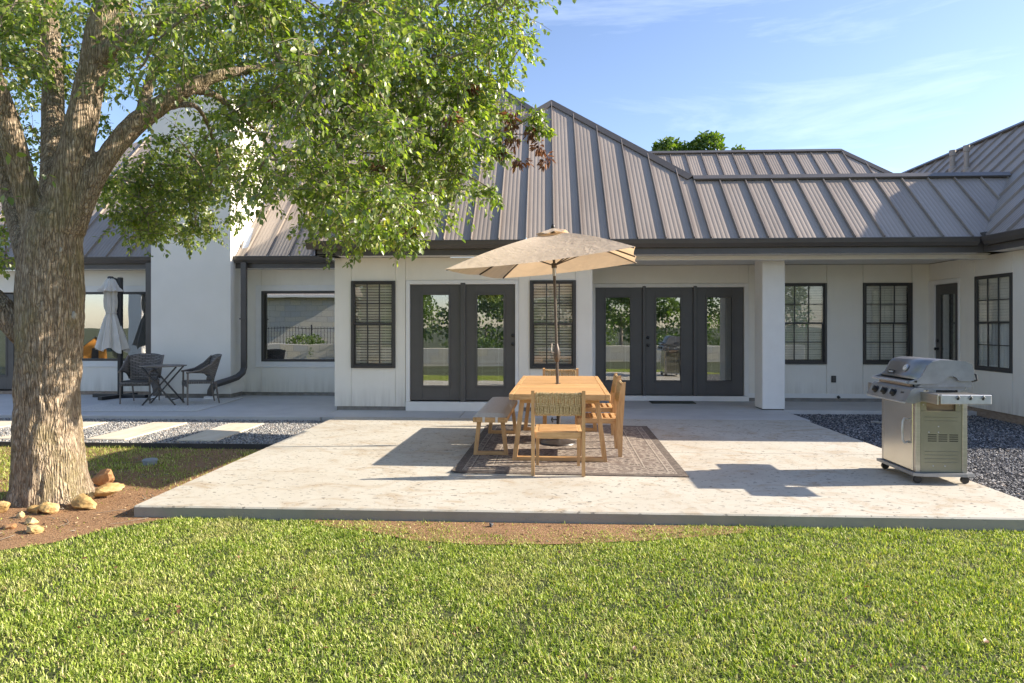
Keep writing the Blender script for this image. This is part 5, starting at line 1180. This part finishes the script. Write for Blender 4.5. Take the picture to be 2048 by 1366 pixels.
# crown: sprays spread through the volume the photograph shows, and on beyond the frame
poly_c = np.array([(-60, -40), (1040, -40), (1052, 60), (1040, 110), (985, 190), (980, 250), (985, 350), (965, 392), (880, 420), (830, 452), (740, 476), (660, 462), (590, 436), (515, 395), (475, 420), (425, 468), (340, 482), (270, 460), (215, 415), (190, 355), (240, 330), (300, 300), (330, 235), (250, 175), (200, 120), (130, 190), (-60, 215)], float)
def inside(x, y, poly):
    r = np.zeros(len(x), bool); j = len(poly) - 1
    for i in range(len(poly)):
        xi, yi, xj, yj = *poly[i], *poly[j]; c_ = ((yi > y) != (yj > y)) & (x < (xj - xi) * (y - yi) / (yj - yi + 1e-12) + xi); r ^= c_; j = i
    return r
rg = np.random.default_rng(12); C_, R_ = [], []
poly_c[:, 0] = np.where(poly_c[:, 0] > 900, poly_c[:, 0] - 22, poly_c[:, 0])
limb_px = np.array([(160, 420), (182, 370), (225, 300), (275, 245), (330, 205), (385, 172), (430, 152), (185, 140), (168, 220), (153, 300), (38, 330), (18, 250)], float)
while len(C_) < 370:
    x, y = rg.uniform(-60, 1060), rg.uniform(-40, 490)
    if not inside(np.array([x]), np.array([y]), poly_c)[0]: continue
    if x < 520 and y > 270: D = rg.uniform(6.8, 9.4)
    elif x > 800: D = rg.uniform(5.6, 7.4)
    else: D = rg.uniform(4.6, 8.2)
    if x < 260 and y < 230 and rg.uniform() < .45: continue
    if D < TD + .5 and np.min(np.hypot(limb_px[:, 0] - x, limb_px[:, 1] - y)) < 75: continue      # limbs stay in view
    if 400 < x < 540 and 395 < y < 470 and rg.uniform() < .6: continue      # thinner where the chimney shows through
    C_.append(np.array(PD(x, y, D))); R_.append(rg.uniform(.26, .44) * (1.0 if y < 380 else .82))
n_in = len(C_)
for k in range(34): C_.append(np.array(PD(rg.uniform(-60, 260), rg.uniform(-20, 320), rg.uniform(6.9, 9.2)))); R_.append(.36)
for k in range(26): C_.append(np.array(PD(rg.uniform(320, 560), rg.uniform(120, 380), rg.uniform(7.2, 9.3)))); R_.append(.34)
for k in range(12): C_.append(np.array(PD(rg.uniform(900, 1010), rg.uniform(150, 300), rg.uniform(6, 7)))); R_.append(.24)
for x, y, D, r in ((60, 250, 7.6, .35), (95, 300, 7.8, .35), (55, 180, 7.8, .4), (40, 330, 7.8, .35), (215, 250, 7.6, .3), (15, 300, 7.4, .3), (20, 410, 6.9, .25), (5, 470, 7.2, .25), (12, 520, 7.2, .22), (1060, 235, 6.4, .16), (1085, 250, 6.4, .13), (790, 470, 6.2, .22), (700, 480, 6.2, .24), (822, 470, 6.1, .14), (985, 380, 6.2, .18), (470, 430, 8.5, .22), (1046, 90, 6.3, .22), (1010, 150, 6.4, .24)):
    C_.append(np.array(PD(x, y, D))); R_.append(r)
while len(C_) < 690:                                 # the rest of the crown, above and left of the frame
    p = rg.normal(size=3); p /= np.linalg.norm(p); p = np.array([-3.9, 6.2, 5.4]) + p * np.array([4.1, 3.4, 3.1]) * rg.uniform(.55, 1) ** .5
    x, y = project(*p)
    if p[1] < 2.0 or p[2] < 2.6 or (x > -80 and y > -60): continue
    C_.append(p); R_.append(rg.uniform(.35, .55))
n_in = len(C_) - 200
s1 = sprays(C_[:502], R_[:502], 11, 15, rg, .5, (.036, .062)); s2 = sprays(C_[502:], R_[502:], 8, 11, rg, .5, (.05, .08))
tw = s1[0] + s2[0]; pos, a, b, n_, ln, wd = [np.concatenate([s1[i], s2[i]]) for i in range(1, 7)]
O_ = np.array(orig)
dist = pos[:, 0] * _F[0] + pos[:, 1] * _F[1]; sx, sy = project(pos[:, 0], pos[:, 1], pos[:, 2]); size = ln / dist * (np.abs(b[:, 1]) * .0 + 1)
vis = (sx > 5) & (sx < 2040) & (sy > 5) & (sy < 1360); order = np.argsort(-np.where(vis, size, 0)); big = order[:300]; rest = np.setdiff1d(np.arange(len(pos)), big)
v_, f_ = leaf_geo(pos[rest] - O_, a[rest], b[rest], n_[rest], ln[rest], wd[rest])
crown = stuff(put(npmesh('crown', v_, f_, 'leaf'), 'crown', None, tree))
lm_ = npmesh('leaf', LEAF_V, LEAF_F, 'leaf')
for i in big:
    o = bpy.data.objects.new('leaf', lm_); col.objects.link(o); o.parent = crown
    mt = Matrix.Identity(4)
    for c_, vec in enumerate((a[i] * ln[i], b[i] * ln[i] * wd[i], n_[i] * ln[i])):
        for r_ in range(3): mt[r_][c_] = vec[r_]
    for r_ in range(3): mt[r_][3] = pos[i][r_] - O_[r_]
    o.matrix_local = mt
skel = []
for chain in limbs + [trunk[-2:]]:
    for i in range(len(chain) - 1):
        for s in (0, .5): skel.append(np.array(W3(chain[i])) * (1 - s) + np.array(W3(chain[i + 1])) * s)
skel = np.array(skel); lines = [t_ - O_ for t_ in tw]; arms = []
Ca = np.array(C_); done = list(skel)
for k in np.argsort(np.min(np.linalg.norm(Ca[:, None] - skel[None], axis=2), axis=1)):
    c_ = Ca[k]; dn = np.array(done); dv = np.linalg.norm(dn - c_, axis=1) + .8 * np.maximum(0, dn[:, 2] - c_[2] - 1.5); j = int(np.argmin(dv)); p0_ = dn[j]; mid = (p0_ + c_) / 2 + np.array([0, 0, .10 * np.linalg.norm(c_ - p0_)]) + rg.normal(size=3) * .05
    s = np.linspace(0, 1, 8)[:, None]; arms.append(p0_ * (1 - s) ** 2 + mid * 2 * s * (1 - s) + c_ * s * s - O_); done.append(c_); done.append(mid * .5 + (p0_ + c_) * .25)
v1, f1 = tubes_np(lines, .0035, .0014, 3); v2, f2 = tubes_np(arms, .013, .0045, 5)
stuff(put(npmesh('twigs', np.concatenate([v1, v2]), np.concatenate([f1, f2 + len(v1)]), 'twig', True), 'branchlets', None, tree))
DC = [(1005, 245, 6.4, .13), (1030, 232, 6.4, .11), (1032, 272, 6.4, .12), (1060, 262, 6.4, .08), (1078, 290, 6.4, .08), (1040, 322, 6.4, .07), (1090, 318, 6.4, .07), (1000, 300, 6.4, .08), (690, 140, 5.2, .04), (900, 230, 5.6, .07), (760, 330, 5.8, .06), (940, 170, 6, .06), (820, 455, 6.1, .05), (560, 200, 5.4, .05)]
tw, pos, a, b, n_, ln, wd = sprays([np.array(PD(x, y, D)) for x, y, D, r in DC], [r for *_, r in DC], 6, 8, rg, .9, (.045, .075))
v_, f_ = leaf_geo(pos - O_, a, b, n_, ln, wd * .6); stuff(put(npmesh('dead_leaves', v_, f_, 'leaf_dead'), 'dead_leaves', None, tree))

# ================================================================== lawn grass
def grass_mat():
    m = leaf_mat('grass_blade', [(0, (.055, .095, .012)), (.25, (.17, .25, .030)), (.55, (.32, .41, .055)), (.76, (.54, .60, .16)), (.92, (.74, .70, .36)), (1, (.42, .31, .16))], .22, .02, (.95, 1.0, .3))
    t = m.node_tree; dn = [x for x in t.nodes if x.type == 'BSDF_DIFFUSE'][0]; src = dn.inputs[0].links[0].from_socket
    g_ = t.nodes.new('ShaderNodeNewGeometry'); n = N(t, 'ShaderNodeTexNoise', Scale=1.7, Detail=6, Roughness=.65); t.links.new(g_.outputs['Position'], n.inputs['Vector'])
    c = mixc(t, ramp(t, n.outputs[0], [(.50, (0, 0, 0)), (.72, (.75, .75, .75))]), src, (.46, .40, .18)); c = mixc(t, ramp(t, n.outputs[0], [(.28, (.6, .6, .6)), (.45, (0, 0, 0))]), c, (.10, .17, .025))
    t.links.new(c, dn.inputs[0]); return m
M['grass'] = grass_mat()
def grass(name, n, xr, yr, dens_fn, h0, h1, seed, label):
    rg = np.random.default_rng(seed); p = np.stack([rg.uniform(*xr, n), rg.uniform(*yr, n), np.full(n, LAWN)], 1); sx, sy = project(p[:, 0], p[:, 1], p[:, 2])
    k = (sx > -1000) & (sx < 3000) & (sy < 1500); p, sx, sy = p[k], sx[k], sy[k]; k = rg.uniform(size=len(p)) < dens_fn(p, sx, sy) * np.where((sx > -70) & (sx < 2120) & (sy < 1420), 1, .6); p = p[k]; n = len(p)
    tuft = fbm(p * 3.2, 3, 21); tuft = .5 * tuft + .5 * fbm(p * 11, 2, 23); hgt = rg.uniform(h0, h1, n) * np.clip(.1 + 2.1 * tuft, .25, 1.9); az = rg.uniform(0, 2 * np.pi, n) ; az = az + .9 * np.sin(p[:, 0] * 2.1 + p[:, 1] * 3.3); tilt = np.clip(rg.normal(.95, .42, n), .05, 1.6)
    d = np.stack([np.cos(az), np.sin(az), np.zeros(n)], 1); sd = np.stack([-np.sin(az), np.cos(az), np.zeros(n)], 1); w_ = rg.uniform(.0014, .0030, n)
    z = np.array([0, 0, 1.0]); m1 = p + (d * np.sin(tilt * .55)[:, None] + z * np.cos(tilt * .55)[:, None]) * (hgt * .55)[:, None]; tp = m1 + (d * np.sin(tilt * 1.25)[:, None] + z * np.cos(tilt * 1.25)[:, None]) * (hgt * .5)[:, None]
    V_ = np.stack([p - sd * w_[:, None], p + sd * w_[:, None], m1 + sd * w_[:, None] * .95, m1 - sd * w_[:, None] * .95, tp], 1)
    F_ = np.array([(0, 1, 2), (0, 2, 3), (3, 2, 4)]); Fs = (F_[None] + (np.arange(n) * 5)[:, None, None]).reshape(-1, 3)
    o = put(npmesh(name, V_.reshape(-1, 3), Fs, 'grass'), name); return stuff(o, label, 'grass')
soil_arr = np.array(soil_poly); bare_arr = np.array([(p.x, p.y) for p in bare])
def d_lawn(p, sx, sy):
    d = np.ones(len(p)); jit = (fbm(p * 5, 3, 31) - .44) * .55; q = p[:, :2] + jit[:, None] * np.array([.3, .6])
    ins = inside(q[:, 0], q[:, 1], soil_arr); d[ins] = .012
    edge_ = np.clip((p[:, 1] - 4.62) / .5, 0, 1); core = np.exp(-((sx - 1060) / 230) ** 2); thin = np.clip(1.15 - 1.75 * edge_ * (.08 + .80 * core) * (.35 + 1.5 * fbm(p * np.array([2.2, 5, 1]), 3, 44)), .05, 1); d[~ins] *= thin[~ins]
    d *= np.clip(.55 + 1.1 * (fbm(p * 1.7, 3, 8) - .25), .35, 1) * np.clip(.25 + 1.7 * (fbm(p * 9, 2, 66) - .1), .2, 1)
    d[(p[:, 0] > PX0) & (p[:, 1] > PF - .01)] = 0; d[(p[:, 0] > PX1 - .0) & (p[:, 1] > 5.16)] = 0
    return d
grass('lawn_grass', 1250000, (-9.0, 8.5), (2.2, 5.20), d_lawn, .016, .037, 41, 'sunlit green lawn grass in front of the patio')
def d_back(p, sx, sy):
    d = .10 + .75 * np.clip((fbm(p * 2.3, 3, 52) - .42) * 4, 0, 1) * np.clip((p[:, 1] - 6.2) / .7, 0, 1)
    d[p[:, 0] < -4.9] = np.clip(d[p[:, 0] < -4.9] + .25, 0, .7); d[p[:, 1] < 6.0] *= .10
    d[(p[:, 1] < 6.0) & (p[:, 0] < -4.9)] = .35; d[np.hypot(p[:, 0] + 4.42, p[:, 1] - 5.85) < .42] = 0
    return d
grass('grass_patch', 60000, (-7.6, PX0 - .02), (5.3, EDGE_Y - .03), d_back, .03, .065, 43, 'patchy grass between the tree and the steel edging')
# litter on the soil
M['litter'] = island_mat('leaf_litter', [(0, (.10, .06, .035)), (.4, (.22, .13, .07)), (.7, (.36, .24, .14)), (1, (.48, .36, .22))])
rg = np.random.default_rng(9); n = 9000; p = np.stack([rg.uniform(-7.5, 2.5, n), rg.uniform(4.3, 8.1, n), np.full(n, LAWN + .012)], 1); q = inside(p[:, 0], p[:, 1], soil_arr) | inside(p[:, 0], p[:, 1], bare_arr); p = p[q & (np.hypot(p[:, 0] + 4.42, p[:, 1] - 5.85) > .35)]; n = len(p)
an = rg.uniform(0, 6.28, n); a = np.stack([np.cos(an), np.sin(an), rg.normal(0, .25, n)], 1); up = np.tile(np.array([0, 0, 1.0]), (n, 1)) + rg.normal(size=(n, 3)) * .35; a, b, n_ = frames(a, up, rg)
v_, f_ = leaf_geo(p, a, b, n_, rg.uniform(.008, .034, n), rg.uniform(.3, .8, n)); stuff(put(npmesh('soil_litter', v_, f_, 'litter'), 'soil_litter'), 'brown mulch chips and dry leaves on the orange soil', 'mulch')
tl_ = []
while len(tl_) < 110:
    q_ = np.array([rg.uniform(-6.6, -2.6), rg.uniform(4.4, 7.6)])
    if not inside(q_[:1], q_[1:], soil_arr)[0] or np.hypot(q_[0] + 4.42, q_[1] - 5.85) < .42: continue
    a_ = rg.uniform(0, 6.28); l_ = rg.uniform(.05, .26); tl_.append(np.array([(q_[0] + math.cos(a_) * l_ * s + .02 * math.sin(s * 5), q_[1] + math.sin(a_) * l_ * s, LAWN + .012 + .012 * abs(math.sin(s * 3 + a_))) for s in np.linspace(0, 1, 5)]))
v_, f_ = tubes_np(tl_, .0035, .0015, 4); stuff(put(npmesh('fallen_twigs', v_, f_, 'twig'), 'fallen_twigs'), 'dry twigs lying on the soil round the tree', 'twigs')
n = 90; pts = []
while len(pts) < n:
    x, y = rg.uniform(0, 2048), rg.uniform(1060, 1360); g_ = G(x, y, LAWN + .03)
    if not inside(np.array([g_.x]), np.array([g_.y]), soil_arr)[0]: pts.append((g_.x, g_.y, LAWN + rg.uniform(.025, .04)))
p = np.array(pts); an = rg.uniform(0, 6.28, n); a = np.stack([np.cos(an), np.sin(an), rg.normal(0, .3, n)], 1); a, b, n_ = frames(a, np.tile(np.array([0, 0, 1.0]), (n, 1)) + rg.normal(size=(n, 3)) * .5, rg)
v_, f_ = leaf_geo(p, a, b, n_, rg.uniform(.02, .04, n), rg.uniform(.4, .8, n)); stuff(put(npmesh('fallen_leaves', v_, f_, 'leaf_dead'), 'fallen_leaves'), 'dry brown leaves scattered over the lawn', 'leaves')

# ================================================================== trees and garden beyond
def bushy(name, label, cat, loc, lobes, nleaf, ln, seed, trunk_h=None, group=None, tr=.12):
    rg = np.random.default_rng(seed); t = thing(name, label, cat, loc, 0, group); pos = []
    for (x, y, z, rx, ry, rz, w_) in lobes:
        k = int(nleaf * w_); d = rg.normal(size=(k, 3)); d /= np.linalg.norm(d, axis=1, keepdims=True); r = rg.uniform(.35, 1, k) ** .45 * (.75 + .5 * fbm(d * 2.6 + seed, 3, seed)); pos.append(np.array([x, y, z]) + d * r[:, None] * np.array([rx, ry, rz]))
    pos = np.concatenate(pos); k = len(pos); a, b, n_ = frames(rg.normal(size=(k, 3)) + np.array([0, 0, -.3]), rg.normal(size=(k, 3)) + np.array([0, 0, .8]), rg)
    v_, f_ = leaf_geo(pos, a, b, n_, rg.uniform(ln * .7, ln * 1.3, k), rg.uniform(.6, .95, k)); stuff(put(npmesh('crown', v_, f_, 'leaf_far'), 'crown', None, t))
    if trunk_h: MB().tube([(0, 0, 0), (.05, .03, trunk_h * .5), (0, .08, trunk_h)], [tr, tr * .8, tr * .5], 10).obj('trunk', 'twig', t, smooth=True)
    return t
fz = PD(1385, 300, 27.5)
bushy('roadside_tree', 'green treetop showing above the ridge of the back roof', 'tree', (fz.x, fz.y, LAWN), [(-1.05, 0, 8.75, .75, .9, .75, .3), (-.2, .1, 8.6, .8, .8, .75, .2), (.62, 0, 8.95, .75, .9, .8, .3), (1.95, .2, 8.6, .4, .5, .6, .1), (0, .5, 7.0, 2.4, 1.6, 1.6, .4)], 5200, .17, 3, 6.5, tr=.2)
# ================================================================== across the lawn: what the windows mirror
def stone_blocks(name):
    m, t, b = new_mat(name); v = coords(t, rot=(rad(90), 0, 0)); br = N(t, 'ShaderNodeTexBrick', Scale=1.0); br.inputs['Brick Width'].default_value = .62; br.inputs['Row Height'].default_value = .30; br.inputs['Mortar Size'].default_value = .012
    br.inputs['Color1'].default_value = (.70, .63, .48, 1); br.inputs['Color2'].default_value = (.56, .55, .51, 1); br.inputs['Mortar'].default_value = (.45, .42, .36, 1); t.links.new(v, br.inputs['Vector']); t.links.new(br.outputs['Color'], b.inputs['Base Color']); b.inputs['Roughness'].default_value = .9; bump(t, b, br.outputs['Fac'], -.6, .02); return m
M['limestone'] = stone_blocks('limestone_blocks')
M['orange'] = noisemat('orange_paint', [(.3, (.55, .22, .03)), (.7, (.65, .29, .05))], 6, 5, .6)
tag(MB().bbox(-13, 11, -2.6, -2.2, LAWN - .1, .62, .02).obj('retaining_wall', 'limestone'), 'low stone retaining wall along the lawn, mirrored in the door glass', 'wall')
hs = 0
for i, x in enumerate((-11.2, -8.6, -6.0, -3.2, -.4, 2.4, 5.2, 8.0)):
    lb = [(0, 0, .55 + .25 * ((i * 5) % 3), 1.0 + .3 * ((i * 3) % 2), .6, .45 + .28 * ((i * 7) % 3), .7), (.5 - (i % 3) * .5, .5, .1 + .2 * (i % 2), .5, .5, .6, .3)]
    bushy('hedge_shrub', 'green clipped shrub behind the low retaining wall, mirrored in the glass', 'shrub', (x + .4 * math.sin(i * 2.3), -3.1 + .5 * math.sin(i * 1.7), .1), lb, 1500, .09, 60 + i, .5, 'shrubs behind the retaining wall', .05)
nb = thing('stone_house', 'limestone block house mirrored in the picture window', 'house', (-17.5, -13.0, LAWN))
MB().box(-6, 6, -3, 3, 0, 3.3).obj('wall', 'limestone', nb)
MB().prism([(-6.5, -3.6, 3.3), (-6.5, 3.6, 3.3), (-6.5, 0, 5.4)], (13, 0, 0)).obj('roof', 'roof', nb)
MB().bbox(-6.5, 6.5, 3.45, 3.62, 3.15, 3.32, .02).obj('fascia', 'trim', nb)
fc = thing('iron_fence', 'black iron picket fence mirrored in the picture window', 'fence', (-12.5, -3.6, LAWN))
for z in (.35, 1.42): MB().bbox(-4, 4, -.015, .015, z, z + .03, .004).obj('rail', 'black', fc)
pk = MB().bbox(-.009, .009, -.009, .009, .05, 1.5, .003).mesh('picket')
for i in range(53): put(pk, 'picket', 'black', fc, (-3.95 + i * .152, 0, 0))
for i in range(4): MB().bbox(-.03, .03, -.03, .03, 0, 1.62, .005).obj('post', 'black', fc, loc=(-4 + i * 2.667, .001, 0))
ph = thing('playhouse', 'small orange wooden playhouse mirrored in the picture window', 'playhouse', (-17.7, 2.2, LAWN), rad(-35)); ph.scale = (.62, .62, .78)
MB().box(-.6, .6, -.5, .5, 0, .95).obj('wall', 'orange', ph)
MB().prism([(-.6, -.5, .95), (.6, -.5, .95), (0, -.5, 1.45)], (0, 1, 0)).obj('gable', 'orange', ph)
for s in (-1, 1): MB().bar((s * .75, 0, .85), (0, 0, 1.50), 1.2, .03, up=(s * .6, 0, .8)).obj('roof', 'dark', ph)
MB().bbox(-.17, .17, .501, .52, .35, .85, .004).obj('window', 'dark', ph)
gp = thing('reflection_pillar', 'cream rendered pillar added as a pale upright reflection in the picture window', 'pillar', (-14.2, 4.6, LAWN), rad(20))  # invented pillar out of view, added for the pale reflection in the picture window
MB().bbox(-.36, .36, -.36, .36, 0, 2.9, .02).obj('shaft', 'stucco', gp); MB().bbox(-.42, .42, -.42, .42, 2.9, 3.0, .015).obj('cap', 'stucco', gp)
for i, (x, y, s) in enumerate(((-7.5, -12, .9), (-1.2, -13, 1.1), (4.5, -12.5, .85), (11, -13, 1.0), (-22, 3, .9))):
    bushy('garden_tree', 'leafy green tree across the lawn, mirrored in the house windows', 'tree', (x, y, LAWN), [(0, 0, 2.9 * s, 1.9 * s, 1.7 * s, 1.3 * s, .6), (.5, .3, 4.0 * s, 1.2 * s, 1.2 * s, .9 * s, .4)], 3000, .16, 80 + i, 2.6 * s, 'trees across the lawn')

for i, (x, s) in enumerate(((-24, 1.0), (-17, .9), (-10.5, 1.1), (-4, .95), (2.5, 1.05), (9, .9), (15.5, 1.1))):
    bushy('boundary_tree', 'low spreading tree in the far boundary row, mirrored in the house windows', 'tree', (x, -21 - (i % 3), LAWN), [(0, 0, 1.9 * s, 3.7, 1.6, 2.0 * s, .6), (1.2 - (i % 3), .2, 3.4 * s, 1.9, 1.3, 1.3 * s, .4)], 2600, .26, 140 + i, 1.6, 'boundary trees across the lawn')
